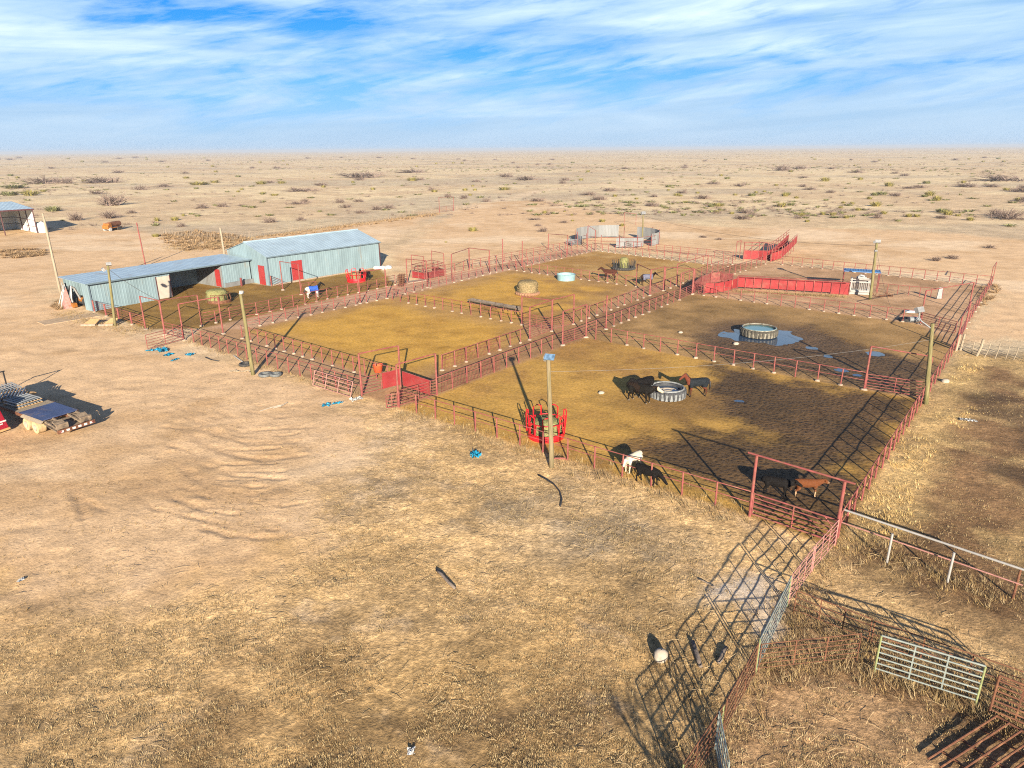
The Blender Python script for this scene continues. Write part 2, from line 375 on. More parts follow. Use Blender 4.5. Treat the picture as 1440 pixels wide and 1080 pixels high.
def zones(x, y):
    """albedo, grass weight, mud weight, dirt weight of the ground at x, y"""
    r = np.hypot(x, y)
    w1 = fbm(x, y, .22, 3, 4)-.5; w2 = fbm(x, y, .9, 31, 3)-.5
    def m(name, soft=1.2, wob=2.0): return sstep(-soft, soft, poly_sd(x, y, Z[name])+w1*wob*2+w2*wob)
    def ms(name, soft=.35): return sstep(-soft, soft, poly_sd(x, y, Z[name])+w2*.5)
    n_big = fbm(x, y, .012, 5, 4); n_mid = fbm(x, y, .06, 8, 4); n_sm = fbm(x, y, .35, 12, 4); n_fi = fbm(x, y, 1.6, 21, 3)
    nst = fbm(x*.35, y, .11, 44, 4)
    def C(*c): return np.array(c)[None, :]
    def mx(a, b, t): return a+(b-a)*t[:, None]
    STRAW, SOIL, GREY = C(.70, .565, .355), C(.60, .455, .285), C(.42, .36, .27)
    DIRT, DIRT2, PALE = C(.62, .44, .265), C(.51, .345, .19), C(.70, .545, .37)
    GRS, GRS2, GRSD = C(.68, .47, .235), C(.58, .39, .18), C(.34, .23, .12)
    GOLD, GOLD2, BRN = C(.46, .272, .058), C(.38, .215, .045), C(.31, .178, .056)
    MUD, MUD2, PALEG = C(.042, .028, .019), C(.064, .040, .024), C(.42, .36, .29)
    col = mx(np.repeat(STRAW, len(x), 0), SOIL, sstep(.42, .62, n_mid*.6+n_big*.4))
    col = mx(col, GREY, sstep(.54, .70, fbm(x*.45, y, .02, 61, 5))*.5)
    grass = np.full_like(x, .55); mud = np.zeros_like(x); dirt = np.zeros_like(x)
    rd = sstep(5.0, 1.5, line_d(x, y, ROAD)+w1*3); col = mx(col, PALE, rd*.8)
    # the grassy lot below the camera
    lot = sstep(70, 56, r+w1*12)*sstep(900, 300, np.abs(x)*0+r)
    g = mx(np.repeat(GRS, len(x), 0), GRS2, sstep(.4, .62, n_mid)); g = mx(g, GRSD, sstep(.56, .74, n_sm*.6+n_mid*.4)*.75)
    g = mx(g, PALE, sstep(.6, .75, n_sm*.5+n_fi*.5)*.35)
    col = mx(col, g, lot); grass = grass*(1-lot)+1.0*lot
    for nm, soft, cc in (('yard', 3.0, 0), ('back', 3.0, 1), ('behind', 4., 1)):
        t = m(nm, soft, 3.5)
        d_ = mx(np.repeat(DIRT, len(x), 0), DIRT2, sstep(.42, .66, nst*.6+n_sm*.4)); d_ = mx(d_, PALE, sstep(.50, .66, n_mid*.5+nst*.5)*.85)
        if cc == 0: d_ = mx(d_, GRS2, sstep(.50, .66, n_sm*.55+n_mid*.45)*sstep(44, 30, y)*.6)
        col = mx(col, d_, t); grass *= 1-t*(.93 if cc else .85); dirt = np.maximum(dirt, t)
    for nm, kk in (('dark1', .75), ('dark2', .5), ('dark3', .5)):
        t = m(nm, 2., 2.6); col = mx(col, C(.20, .128, .062), t*kk*sstep(.30, .6, n_sm))
    # transition strip in the lot
    t = m('pale2', 3., 3.); col = mx(col, PALE, t*(.5+.45*sstep(.4, .6, n_sm)))
    t = m('pale3', 4., 4.); col = mx(col, C(.50, .40, .27), t*(.30+.45*sstep(.4, .6, n_sm)))
    for nm in ('rightlot',):
        t = m(nm, 2., 2.); c_ = mx(np.repeat(C(.255, .155, .078), len(x), 0), C(.46, .32, .15), sstep(.45, .6, n_mid*.5+n_sm*.5)); c_ = mx(c_, C(.12, .078, .046), sstep(.46, .60, fbm(x, y, .17, 71, 4))*.85)
        col = mx(col, c_, t); grass = grass*(1-t)+.8*t; dirt *= 1-t
    t = m('fringe', 1.5, 2.); col = mx(col, C(.76, .54, .24), t*(.65+.35*sstep(.38, .56, n_mid*.5+n_sm*.5))); grass = np.maximum(grass, t)
    t = ms('roundpen', .8); c_ = mx(np.repeat(C(.43, .28, .15), len(x), 0), C(.30, .19, .10), sstep(.42, .62, n_sm)); col = mx(col, c_, t); grass = grass*(1-t)+1.0*t
    t = m('pale1', .8, 1.5); col = mx(col, C(.56, .49, .41), t*(.65+.35*sstep(.35, .6, n_sm))); grass *= 1-.6*t
    # pens
    t = ms('corral'); col = mx(col, C(.35, .215, .115), t); grass *= 1-t; dirt *= 1-t
    for nm, a, b, k in (('pen1', GOLD, GOLD2, .1), ('pen2', GOLD, BRN, .15), ('pen3', BRN, C(.40, .26, .10), .08), ('barnlot', C(.27, .165, .045), C(.19, .115, .036), .3),
                        ('pen4', C(.42, .255, .065), BRN, .14), ('pen5', C(.34, .215, .092), C(.23, .145, .06), .12), ('pen6', C(.46, .30, .18), C(.34, .215, .12), .1),
                        ('alleyc', C(.30, .175, .085), C(.24, .14, .07), .2), ('alleyl', C(.44, .29, .19), C(.37, .235, .14), .1), ('alleyf', C(.37, .235, .135), C(.30, .19, .10), .1)):
        t = ms(nm); c_ = mx(np.repeat(a, len(x), 0), b, sstep(.40, .64, n_mid*.5+n_sm*.5)); c_ = mx(c_, b*.62, sstep(.60, .76, n_sm*.5+n_fi*.5)*.6)
        col = mx(col, c_, t); grass *= 1-t; dirt = np.where(t > .5, 0, dirt); mud = np.maximum(mud*(1-t), t*k)
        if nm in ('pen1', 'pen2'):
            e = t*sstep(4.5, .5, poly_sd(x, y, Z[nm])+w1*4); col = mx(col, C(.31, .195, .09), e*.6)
    t = m('mud4', 2.2, 3.0)*ms('pen4'); q = mx(np.repeat(MUD, len(x), 0), MUD2, sstep(.42, .62, n_sm)); q = mx(q, GOLD2, sstep(.58, .70, n_mid*.6+n_sm*.4)*.32)
    col = mx(col, q, t*.92); mud = np.maximum(mud, t)
    c = G(938, 566); ring = sstep(5.5, 1.5, np.hypot((x-c.x)*.8, y-c.y)+w1*3)*ms('pen4'); col = mx(col, C(.14, .085, .04), ring*.75)
    t = m('mud5', 1.8, 2.6)*ms('pen5'); col = mx(col, q, t*.85); mud = np.maximum(mud, t)
    c = G(1075, 468); ring = sstep(7.5, 2., np.hypot((x-c.x)*.85, (y-c.y)*.8)+w1*4)*ms('pen5'); col = mx(col, C(.12, .078, .045), ring*.8)
    pf = pud_field(x, y); col = mx(col, C(.06, .045, .035), pf*.9); mud = np.maximum(mud, pf)
    # worn wheel tracks: bare pale soil with scuffed dark edges
    td = np.full_like(x, 99.)
    for i, p in enumerate(TRACKS): td = np.minimum(td, line_d(x, y, p)+(0 if i in STRONG else .07 if i > 22 else .13))
    td = td+w2*.5
    near_fence = 1
    col = mx(col, C(.40, .265, .155), sstep(.4, .1, td)*dirt*.3)
    col = col*np.array([1.035, .995, .965])[None, :]
    return np.clip(col, .015, .8), np.clip(grass, 0, 1), np.clip(mud, 0, 1), np.clip(dirt, 0, 1), td, pf
def relief(x, y, grass, mud, dirt, td, pf):
    r = np.hypot(x, y)
    near = sstep(160, 90, r)
    z = near*((fbm(x, y, 1.15, 51, 3)-.5)*(.075*grass+.04*dirt+.03)+(fbm(x, y, .25, 53, 3)-.5)*(.10*grass+.03*dirt+.02))
    z += near*mud*(vnoise(x*2.3, y*2.3, 57)-.5)*.035
    z += near*dirt*sstep(.26, .04, td)*-.045*sstep(.26, .56, fbm(x, y, .45, 93, 3)) + near*dirt*sstep(.18, 0, np.abs(td-.34))*.02*sstep(.26, .56, fbm(x, y, .45, 93, 3))
    z = z*(1-pf) - .10*pf*near
    far = sstep(260, 900, r)
    z += far*((fbm(x, y, .006, 77, 3)-.5)*3.0*sstep(260, 1500, r)) - sstep(2000, 15000, r)*2.0
    return z
def build_ground():
    rs = [6.]
    while rs[-1] < 15000:
        r = rs[-1]
        rs.append(r*(1.0042 if 33 < r < 62 else 1.006 if 15 < r < 130 else 1.014))
    rs = np.array(rs)
    ang = np.concatenate([np.linspace(-180, -46, 46, endpoint=False), np.linspace(-46, 46, 330, endpoint=False), np.linspace(46, 180, 46, endpoint=False)])
    A = np.radians(ang); R_, T_ = np.meshgrid(rs, A, indexing='ij')
    x = (R_*np.sin(T_)).ravel(); y = (R_*np.cos(T_)).ravel()
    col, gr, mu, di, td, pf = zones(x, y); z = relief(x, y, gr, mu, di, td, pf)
    x = np.append(x, 0.); y = np.append(y, 0.); z = np.append(z, 0.)
    nr, na = len(rs), len(A); i = np.arange(nr-1)[:, None]*na; k = np.arange(na)[None, :]; k2 = (k+1) % na
    q = np.stack([(i+k), (i+k2), (i+na+k2), (i+na+k)], -1).reshape(-1, 4)[:, ::-1]
    tri = np.stack([np.full(na, nr*na), np.arange(na), (np.arange(na)+1) % na], -1)[:, ::-1]
    me = bpy.data.meshes.new('ground'); nv = len(x)
    me.vertices.add(nv); me.vertices.foreach_set('co', np.stack([x, y, z], -1).astype(np.float32).ravel())
    li = np.concatenate([q.ravel(), tri.ravel()]); me.loops.add(len(li)); me.loops.foreach_set('vertex_index', li.astype(np.int32))
    nf = len(q)+len(tri); me.polygons.add(nf)
    st = np.concatenate([np.arange(len(q))*4, len(q)*4+np.arange(len(tri))*3]); me.polygons.foreach_set('loop_start', st.astype(np.int32))
    me.update(calc_edges=True); me.validate()
    smooth_mesh(me)
    c4 = np.ones((nv, 4), np.float32); c4[:-1, :3] = col; c4[-1, :3] = col[0]
    me.color_attributes.new('Col', 'FLOAT_COLOR', 'POINT').data.foreach_set('color', c4.ravel())
    d4 = np.ones((nv, 4), np.float32); d4[:-1, 0] = gr; d4[:-1, 1] = mu; d4[:-1, 2] = di
    me.color_attributes.new('Det', 'FLOAT_COLOR', 'POINT').data.foreach_set('color', d4.ravel())
    # material
    m = bpy.data.materials.new('ranch_ground'); m.use_nodes = True; nt = m.node_tree; N = nt.nodes; L = nt.links; b = N['Principled BSDF']
    def noise(vec, s, d, ro=.6):
        n = N.new('ShaderNodeTexNoise'); n.inputs['Scale'].default_value = s; n.inputs['Detail'].default_value = d; n.inputs['Roughness'].default_value = ro; L.new(vec, n.inputs['Vector']); return n.outputs['Fac']
    def mr(s, a, b_, c, d):
        n = N.new('ShaderNodeMapRange'); L.new(s, n.inputs[0])
        for i_, v in enumerate((a, b_, c, d)):
            n.inputs[i_+1].default_value = v
        return n.outputs[0]
    def mt(op, a, b_):
        n = N.new('ShaderNodeMath'); n.operation = op
        for i_, s in enumerate((a, b_)):
            if isinstance(s, (int, float)): n.inputs[i_].default_value = s
            else: L.new(s, n.inputs[i_])
        return n.outputs[0]
    tc = N.new('ShaderNodeTexCoord'); P = tc.outputs['Object']
    mp = N.new('ShaderNodeMapping'); mp.inputs['Rotation'].default_value = (0, 0, .35); mp.inputs['Scale'].default_value = (.8, 1, 1); L.new(P, mp.inputs[0]); PS = mp.outputs[0]
    ca = N.new('ShaderNodeAttribute'); ca.attribute_name = 'Col'; da = N.new('ShaderNodeAttribute'); da.attribute_name = 'Det'
    sp = N.new('ShaderNodeSeparateColor'); L.new(da.outputs['Color'], sp.inputs[0]); gr_, mu_, di_ = sp.outputs
    nA = noise(P, 2.2, 8, .68); nB = noise(PS, 5.5, 6, .7); nC = noise(PS, .55, 5, .6)
    vd = mr(nB, .3, .7, .80, 1.19)
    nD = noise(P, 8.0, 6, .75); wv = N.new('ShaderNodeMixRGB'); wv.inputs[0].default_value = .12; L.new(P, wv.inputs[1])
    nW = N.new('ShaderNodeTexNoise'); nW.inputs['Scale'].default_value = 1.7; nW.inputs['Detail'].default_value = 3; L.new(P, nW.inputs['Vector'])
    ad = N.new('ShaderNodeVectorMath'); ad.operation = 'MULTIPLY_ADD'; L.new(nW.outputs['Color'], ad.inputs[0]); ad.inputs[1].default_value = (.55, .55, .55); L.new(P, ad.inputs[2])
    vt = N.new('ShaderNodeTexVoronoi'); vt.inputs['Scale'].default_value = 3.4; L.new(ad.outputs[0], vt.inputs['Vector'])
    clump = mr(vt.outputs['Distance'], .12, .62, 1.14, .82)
    vg = mt('MULTIPLY', mt('MULTIPLY', mr(nA, .32, .68, .74, 1.22), clump), mr(nD, .32, .60, .60, 1.14)); vc = mr(nC, .35, .65, .86, 1.13)  # dark gaps: shade between tufts put into the albedo, along with litter and dung
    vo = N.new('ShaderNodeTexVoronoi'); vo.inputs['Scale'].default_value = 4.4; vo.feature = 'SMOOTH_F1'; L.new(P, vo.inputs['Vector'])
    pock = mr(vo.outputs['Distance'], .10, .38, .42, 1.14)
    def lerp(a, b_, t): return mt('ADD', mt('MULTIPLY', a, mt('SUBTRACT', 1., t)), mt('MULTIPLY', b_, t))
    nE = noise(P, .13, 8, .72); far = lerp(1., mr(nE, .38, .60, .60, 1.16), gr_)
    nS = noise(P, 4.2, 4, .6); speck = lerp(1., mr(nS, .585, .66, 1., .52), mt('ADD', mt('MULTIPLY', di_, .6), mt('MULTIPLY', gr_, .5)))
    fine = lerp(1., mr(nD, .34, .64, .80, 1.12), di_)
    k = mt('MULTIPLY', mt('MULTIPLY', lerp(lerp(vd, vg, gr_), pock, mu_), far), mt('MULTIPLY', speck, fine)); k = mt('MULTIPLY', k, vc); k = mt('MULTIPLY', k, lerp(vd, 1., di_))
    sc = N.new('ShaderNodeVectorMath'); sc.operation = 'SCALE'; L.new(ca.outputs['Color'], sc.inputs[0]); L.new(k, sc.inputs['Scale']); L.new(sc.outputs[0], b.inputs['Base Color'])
    b.inputs['Roughness'].default_value = .95; b.inputs['Specular IOR Level'].default_value = .12
    L.new(mr(mu_, .0, 1., .97, .72), b.inputs['Roughness'])
    hb = mt('ADD', mt('MULTIPLY', nA, mt('ADD', mt('MULTIPLY', gr_, .22), .14)), mt('MULTIPLY', nB, .16)); hb = mt('ADD', hb, mt('MULTIPLY', mt('SUBTRACT', nD, mt('MULTIPLY', vt.outputs['Distance'], .3)), mt('ADD', mt('MULTIPLY', gr_, .42), .12))); hb = mt('ADD', hb, mt('MULTIPLY', mt('MULTIPLY', vo.outputs['Distance'], mu_), .6))
    bp = N.new('ShaderNodeBump'); bp.inputs['Strength'].default_value = .7; bp.inputs['Distance'].default_value = .15; L.new(hb, bp.inputs['Height']); L.new(bp.outputs[0], b.inputs['Normal'])
    me.materials.append(m)
    o = link('ground', me); o['kind'] = 'structure'
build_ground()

# puddles: flat sheets of water lying in the hollows of the mud
def puddle(u, v, a, b):
    c = G(u, v); ex = abs((G(u+a, v)-c).x)*1.15; ey = abs((G(u, v-b)-c).y)*1.15; mb = MB()
    mb.add([(c.x+ex*math.cos(t)*(1+.08*math.sin(3*t+u)), c.y+ey*math.sin(t)*(1+.08*math.sin(2*t+v)), -.045) for t in [2*math.pi*k/48 for k in range(48)]], [tuple(range(48))])
    o = mb.build('puddle', M_WATER); o['kind'] = 'structure'
for p in PUD: puddle(*p)

# ------------------------------------------------------------------ fences and gates
POSTS = {}
def post_mesh(h, r, m):
    k = (round(h, 2), r, m.name)
    if k not in POSTS:
        b = MB(); b.tube((0, 0, -.15), (0, 0, h), r, n=10); me = bpy.data.meshes.new('post'); me.from_pydata(b.v, [], b.f); me.materials.append(m); POSTS[k] = me
    return POSTS[k]
_fb = MB(); _fb.lathe((0, 0, 0), [(.20, -.12), (.19, .04), (.15, .12), (.07, .14)], 12, wob=lambda t, i: 1+.10*math.sin(3*t+i)); _fb.disc((0, 0, 0), .08, 12, .15)
FOOT = bpy.data.meshes.new('footing'); FOOT.from_pydata(_fb.v, [], _fb.f); FOOT.materials.append(M_CONC)
def footing(parent, sc=1.):
    o = link('footing', FOOT, parent); o.scale = (sc*random.uniform(.85, 1.12), sc*random.uniform(.85, 1.12), random.uniform(.75, 1.15)); o.rotation_euler = (0, 0, random.uniform(0, 6)); return o
def fence(label, a, b, n, h=1.43, rails=(1.40, .78), foot=True, m=M_RED, pr=.05, rr=.03, wires=None, name='pipe_fence', cat='fence', world=False, ends=(True, True)):
    A, B = (Vector(a), Vector(b)) if world else (G(*a), G(*b))
    t = thing(name, label, cat, A); D = B-A; L = D.length
    for k in range(n):
        if (k == 0 and not ends[0]) or (k == n-1 and not ends[1]): continue
        p = D*(k/(n-1)); o = link('post', post_mesh(h, pr, m), t, p+Vector((random.uniform(-.03, .03), random.uniform(-.03, .03), 0)))
        o.rotation_euler = (random.gauss(0, .012), random.gauss(0, .012), 0)
        if foot and random.random() < .8: footing(o)
    for z in rails:
        mb = MB(); nseg = max(2, n); off = D.normalized().cross(Vector((0, 0, 1)))*(.0 if z == rails[0] else -.03)
        pts = [D*(k/(nseg-1))+off+Vector((0, 0, z+random.gauss(0, .008))) for k in range(nseg)]
        mb.path(pts, rr if z == rails[0] else rr*.72, 8); mb.build('rail', m, t, True)
    if wires:
        mb = MB(); s0, s1 = wires; k = int(L*(s1-s0)/.17)
        for i in range(k):
            p = D*(s0+(s1-s0)*(i+.5)/k); mb.tube(p+Vector((0, 0, .1)), p+Vector((0, 0, rails[0]-.03)), .009, n=4, cap=False)
        for z in (.12, .45, 1.1): mb.tube(D*s0+Vector((0, 0, z)), D*s1+Vector((0, 0, z)), .009, n=4, cap=False)
        mb.build('wire_mesh', M_REDDK, t)
    return t
def leaf(parent, a, b, h=1.3, nb=6, m=M_RED, z0=.18, r=.026, name='gate_leaf', sheet=None, brace=False):
    """a swinging pipe gate from a to b (vectors local to the parent)"""
    a, b = Vector(a), Vector(b); mb = MB(); up = Vector((0, 0, 1)); d = (b-a); a2 = a+d.normalized()*.09; b2 = b-d.normalized()*.05
    zs = [z0+(h-z0)*k/(nb-1) for k in range(nb)]
    for i, z in enumerate(zs): mb.tube(a2+up*z, b2+up*z, r*(1.25 if i in (0, nb-1) else .9), n=8)
    for p in (a2, b2, (a2+b2)/2): mb.tube(p+up*z0, p+up*h, r*1.15, n=8)
    if brace: mb.tube(a2.lerp(b2, .86)+up*h, b2+up*(h*.55), r, n=6)
    o = mb.build(name, m, parent)
    if sheet:
        s0, s1 = sheet; q = MB(); e0, e1 = a2.lerp(b2, s0), a2.lerp(b2, s1); off = d.normalized().cross(up)*.045
        q.slab(e0+off+up*z0, e1+off+up*z0, e1+off+up*h, e0+off+up*h, .012); q.build('sheet_panel', M_REDSH, o)
    return o
def frame(label, a, b, ha, hb=None, gate=None, name='gateway', cat='gateway', bar=True, foot=True, m=M_RED, pr=.075, over=.0, cl=1.3, **kw):
    """two tall posts, a bar across the top, and if gate a pipe gate between them (True, or the world point its free end has swung to)"""
    A, B = G(*a), G(*b); hb = hb or ha; t = thing(name, label, cat, A); D = B-A
    for p, h in ((Vector((0, 0, 0)), ha), (D, hb)):
        o = link('post', post_mesh(h, pr, m), t, p)
        if foot: footing(o, 1.25)
    if bar:
        mb = MB(); e = D.normalized()*over; mb.tube(Vector((0, 0, ha+.02))-e, D+Vector((0, 0, hb+.02))+e, .05, n=8); mb.build('crossbar', m, t)
    if gate is True: leaf(t, (0, 0, 0), D, cl, m=m, **kw)
    elif isinstance(gate, Vector): leaf(t, (0, 0, 0), gate-A, cl, m=m, **kw)
    return t

F_ = fence
F_('red two-rail pipe fence along the front of the near corral, beside the light pole', (561, 573), (1054, 726), 15, foot=False, ends=(False, False))
F_('long red pipe fence down the right side of the near corral towards the camera', (1300, 563), (1178, 757), 16, foot=False, rails=(1.43, .85))
F_('red pipe fence right of the flooded pen, behind the tall leaning light pole', (1343, 493), (1300, 563), 8, foot=False, rails=(1.43, .85), ends=(True, False))
F_('red pipe fence at the far right end of the working pen', (1393, 403), (1357, 462), 10, foot=True, rails=(1.43, 1.1, .78, .45))
F_('red pipe fence on the near side of the central alley, starting at the sheeted gate', (615.5, 555), (791, 486), 11, rails=(1.40, .85), wires=(.02, .45), foot=False, ends=(False, True))
F_('red pipe fence with wire mesh between the empty golden pen and the central alley', (622, 521), (745, 478), 9, rails=(1.40, .85), wires=(.0, .62), ends=(True, False))
F_('red pipe fence on the near side of the central alley, along the flooded pen', (852, 463), (955, 422), 12, ends=(False, False))
F_('short red pipe fence joining two tall gate posts at the head of the near corral', (824, 474.6), (852, 463), 3, rails=(1.4, 1.1, .8, .5), ends=(False, False))
F_('red pipe fence on the far side of the central alley, below the round bale feeder', (806, 456), (913, 416), 12, ends=(False, False))
F_('red pipe fence along the far horse pen up to the loading chute', (932.5, 409), (1030, 372.5), 13, rails=(1.4, 1.05, .7, .4), ends=(False, True))
F_('red pipe fence along the alley just before the loading chute', (1000, 396), (1083, 369.5), 12, rails=(1.4, 1.05, .7))
F_('red two-rail fence with white footings between the near corral and the flooded pen', (838, 477.6), (1215, 548), 15, ends=(True, False))
F_('red two-rail fence with white footings between the flooded pen and the cattle chute', (972.5, 413.5), (1293.5, 456), 17, ends=(False, False))
F_('outer red fence of the narrow front alley, beside the two flat tyres', (262, 478), (509, 557), 18, foot=False, rails=(1.40, .8), ends=(False, False))
F_('inner red fence of the narrow front alley with white footings, edging the empty golden pen', (341, 476.5), (563.6, 543), 17, ends=(True, False))
F_('red fence with white footings along the left edge of the empty golden pen', (346, 462.5), (544, 420), 13, rails=(1.4, 1.1, .8, .5), ends=(False, False))
F_('outer red pipe fence of the left alley, along the barn lot', (284, 458.6), (556, 401), 18, rails=(1.4, 1.05, .7, .4), foot=True, ends=(False, True))
F_('red fence with white footings dividing the empty golden pen from the pen with the trough', (552, 422), (734, 457), 15, ends=(True, False))
F_('red fence with white footings behind the pale blue water tank', (716, 379.6), (893.6, 403.3), 16, ends=(True, False))
F_('red pipe fence left of the trough pen, across from the small stall', (544, 420), (707, 381), 16, rails=(1.4, 1.1, .8, .5), ends=(False, False))
F_('red pipe fence on the left edge of the far horse pen', (707, 381), (838, 353), 18, rails=(1.4, 1.0, .6), ends=(False, True))
F_('outermost red fence of the far left alley, in front of the bare pale ground', (600, 391), (820, 346), 22, rails=(1.4, 1.05, .7, .4), foot=False)
F_('red fence with pale posts at the back of the far horse pen', (838, 353), (1000, 373), 17, foot=True, ends=(False, True))
F_('outermost red fence at the back, between the corrugated round pen and the loading chute', (880, 350), (1030, 366), 14, foot=False, rails=(1.4, 1.05, .7, .4))
F_('red two-rail fence along the back of the working pen, right of the loading chute', (1100, 372.5), (1391, 403), 19)
F_('red five-rail fence between the long shed corner and the barn lot gate', (133.5, 439), (205, 463.5), 5, rails=(1.4, 1.15, .9, .65, .4), pr=.09, ends=(True, False))
F_('short red five-rail fence against the front corner of the big barn', (382, 402), (398, 408), 2, rails=(1.4, 1.15, .9, .65, .4), foot=False, pr=.09, ends=(True, False))

# gateways (tall frames)
frame('big red gateway with a closed six-bar gate at the near right corner of the corral', (1054, 726), (1173, 767), 3.45, 3.4, True, over=.45, foot=False, r=.033, cl=1.35, brace=True)
g = frame('red gateway with a half-sheeted gate closing the narrow front alley', (509, 557), (563.6, 543), 3.4, 3.35, True, foot=False, sheet=(.52, .99), cl=1.45)
frame('red gateway with a barred gate closing the front of the central alley', (561, 573), (614.7, 556), 3.3, 3.35, True, foot=False, cl=1.3)
t = thing('swing_gate', 'solid red sheeted gate swung open inside the central alley', 'gate', G(566, 546)); leaf(t, (0, 0, 0), G(607, 561)-G(566, 546), 1.45, sheet=(.02, .98), z0=.3)
t = thing('swing_gate', 'small red barred gate standing open on the bare yard side of the front corner', 'gate', G(561, 574)); leaf(t, (0, 0, 0), G(543, 577)-G(561, 574), 1.15, nb=5)
frame('red gateway between the trough pen and the alley, nearest the trough', (745, 478), (776, 466), 3.3, 3.3, True)
frame('red gateway between the central alley and the tan bale pen', (776.5, 465.5), (806.5, 456), 3.3, 3.25, True)
frame('red gateway on the near side of the central alley with its five-bar gate shut', (791, 486), (824, 474.6), 3.35, 3.35, True)
frame('red frame spanning the central alley above the trough gate', (734, 457), (776, 465), 3.1, 3.2, True, foot=True)
t = thing('tall_post', 'single tall red pipe post at the head of the short alley fence', 'post', G(852, 463)); link('pipe', post_mesh(3.6, .075, M_RED), t); footing(t, 1.25)
frame('red gateway into the far horse pen, beside the horse in the grey blanket', (894.5, 403.3), (913.3, 416), 3.1, 3.3, False, bar=True)
frame('red gateway on the far alley side with its gate ajar beside the dark horses', (913.8, 415.6), (932.5, 409), 3.3, 3.2, True)
frame('red overhead frame crossing the upper central alley to the sheeted crowding pen', (934, 408.5), (974, 413.8), 3.1, 3.3, None)
frame('red gateway with a shut gate between the upper alley and the crowding pen', (955.4, 422), (973, 414.2), 3.35, 3.3, True)
frame('thin red overhead frame on the far side of the upper alley', (951, 402), (993.6, 387), 3.0, 3.0, None)
frame('red gateway between the working pen and the lane by the right fence', (1293.5, 456), (1361, 439), 3.6, 3.4, None, over=0)
t = thing('swing_gate', 'red six-bar gate shut across the right lane between the flooded pen and the working pen', 'gate', G(1294, 457)); leaf(t, (0, 0, 0), G(1343, 471)-G(1294, 457), 1.35)
frame('red gateway with a shut gate between the two muddy pens by the right fence', (1215, 548), (1299, 561), 3.5, 3.3, True, cl=1.3)
frame('red gateway set in the right boundary fence by the wooden corner posts', (1344, 490), (1357, 463), 3.0, 2.9, True, foot=False)
frame('slim red gateway at the far right corner of the corrals', (1391, 402.5), (1395.5, 396), 2.6, 2.7, None, foot=False, pr=.05)
frame('red gateway left of the open yard gate by the barn lot', (205, 463.5), (232, 471), 3.6, 3.6, None)
frame('long red overhead frame over the corner of the barn lot', (232.5, 471), (284, 458.6), 3.6, 3.4, None)
frame('red overhead frame across the start of the left alley', (259, 478), (314, 469.7), 3.65, 3.9, None)
t = thing('swing_gate', 'red six-bar gate standing open onto the yard beside the blue plastic scraps', 'gate', G(259, 479)); leaf(t, (0, 0, 0), G(207.5, 493)-G(259, 479), 1.5, nb=6)
t = thing('swing_gate', 'red five-bar gate shut across the corner of the barn lot below the tall frames', 'gate', G(232, 471)); leaf(t, (0, 0, 0), G(258, 477.5)-G(232, 471), 1.35, nb=5)
frame('red gateway in the barn lot throwing its shadow on the barn wall', (398, 408), (423.6, 414.5), 3.9, 4.0, None)
t = thing('swing_gate', 'red five-bar gate open behind the horse in the blue blanket', 'gate', G(424.5, 414)); leaf(t, (0, 0, 0), G(446, 410)-G(424.5, 414), 1.4, nb=5)
frame('red gateway at the top corner of the empty golden pen', (507, 427), (544, 420), 3.9, 3.8, None)
frame('red overhead frame in front of the small stall', (573, 398), (601, 404.7), 3.4, 3.7, None)
frame('wide red overhead frame behind the small stall', (636, 396), (660, 380), 3.9, 3.4, None, foot=False)
frame('red overhead frame to the right of the small stall', (660.3, 379.5), (688.6, 383.3), 3.4, 3.4, None)
for (u, v, tv, lb) in ((707, 381, 336, 'tall lone red post where the trough pen meets the left alley'), (734.5, 375.5, 339, 'tall lone dark red post at the left end of the fence behind the blue tank')):
    b = G(u, v); t = thing('tall_post', lb, 'post', b); link('pipe', post_mesh(HT(tv, b), .07, M_RED), t)
frame('red gateway in the far left alley beside the pale open ground', (771, 351), (798, 358), 2.9, 3.4, None, foot=False)
frame('narrow red frame at the far corner in front of the corrugated round pen', (826, 350), (836.5, 351.5), 4.3, 3.6, None, foot=False)
frame('small distant red frame alone on the pale ground behind the round pen', (877.5, 318), (894, 316), 3.2, 2.6, None, foot=False, pr=.05)
frame('red field gateway set in the distant stake fence', (618, 299), (638, 296.5), 4.4, 4.2, True, foot=False, cl=1.6)

# near corner panels: portable livestock panels, one thing each
def panel(label, a, b, h=1.6, nb=6, m=M_RUST, r=.026, legs=2, name='livestock_panel', z0=.2, group=None, rails2=None):
    A, B = G(*a), G(*b); t = thing(name, label, 'panel', A, group=group); D = B-A; up = Vector((0, 0, 1)); mb = MB()
    e = D.normalized()
    for k in range(nb):
        z = z0+(h-z0)*k/(nb-1); mb.tube(e*.05+up*z, D-e*.05+up*z, r*(1.15 if k == nb-1 else .95), n=8)
    mb.build('rails', m, t)
    for p in ([e*.05, D-e*.05]): q = MB(); q.tube(p-up*.02, p+up*h, r*1.2, n=8); q.build('leg', rails2 or m, t)
    for s in (.35, .66): q = MB(); q.box(D*s+up*((z0+h)/2), (.045, .02, h-z0), math.atan2(D.y, D.x)); q.build('strap', m, t)
    return t
panel('faded pink pipe panel running from the big gate post', (1174, 768), (1141, 806), 1.45, 6, M_PINKPIPE, .021)
panel('faded pink pipe panel between the gate-side panel and the green one', (1140, 807), (1108, 851), 1.45, 6, M_PINKPIPE, .021)
panel('teal green tubular panel standing in line below the pink panels', (1107, 853), (1062, 948), 1.5, 6, M_GREEN, .021, rails2=M_YELGREEN)
panel('dark rusty panel in the line just below the teal green one', (1061, 950), (1016, 1035), 1.45, 6, M_RUST, .021)
panel('dark rusty panel running out of the bottom edge of the picture', (1013, 1040), (955, 1130), 1.45, 6, M_RUST, .021, rails2=M_YELGREEN)
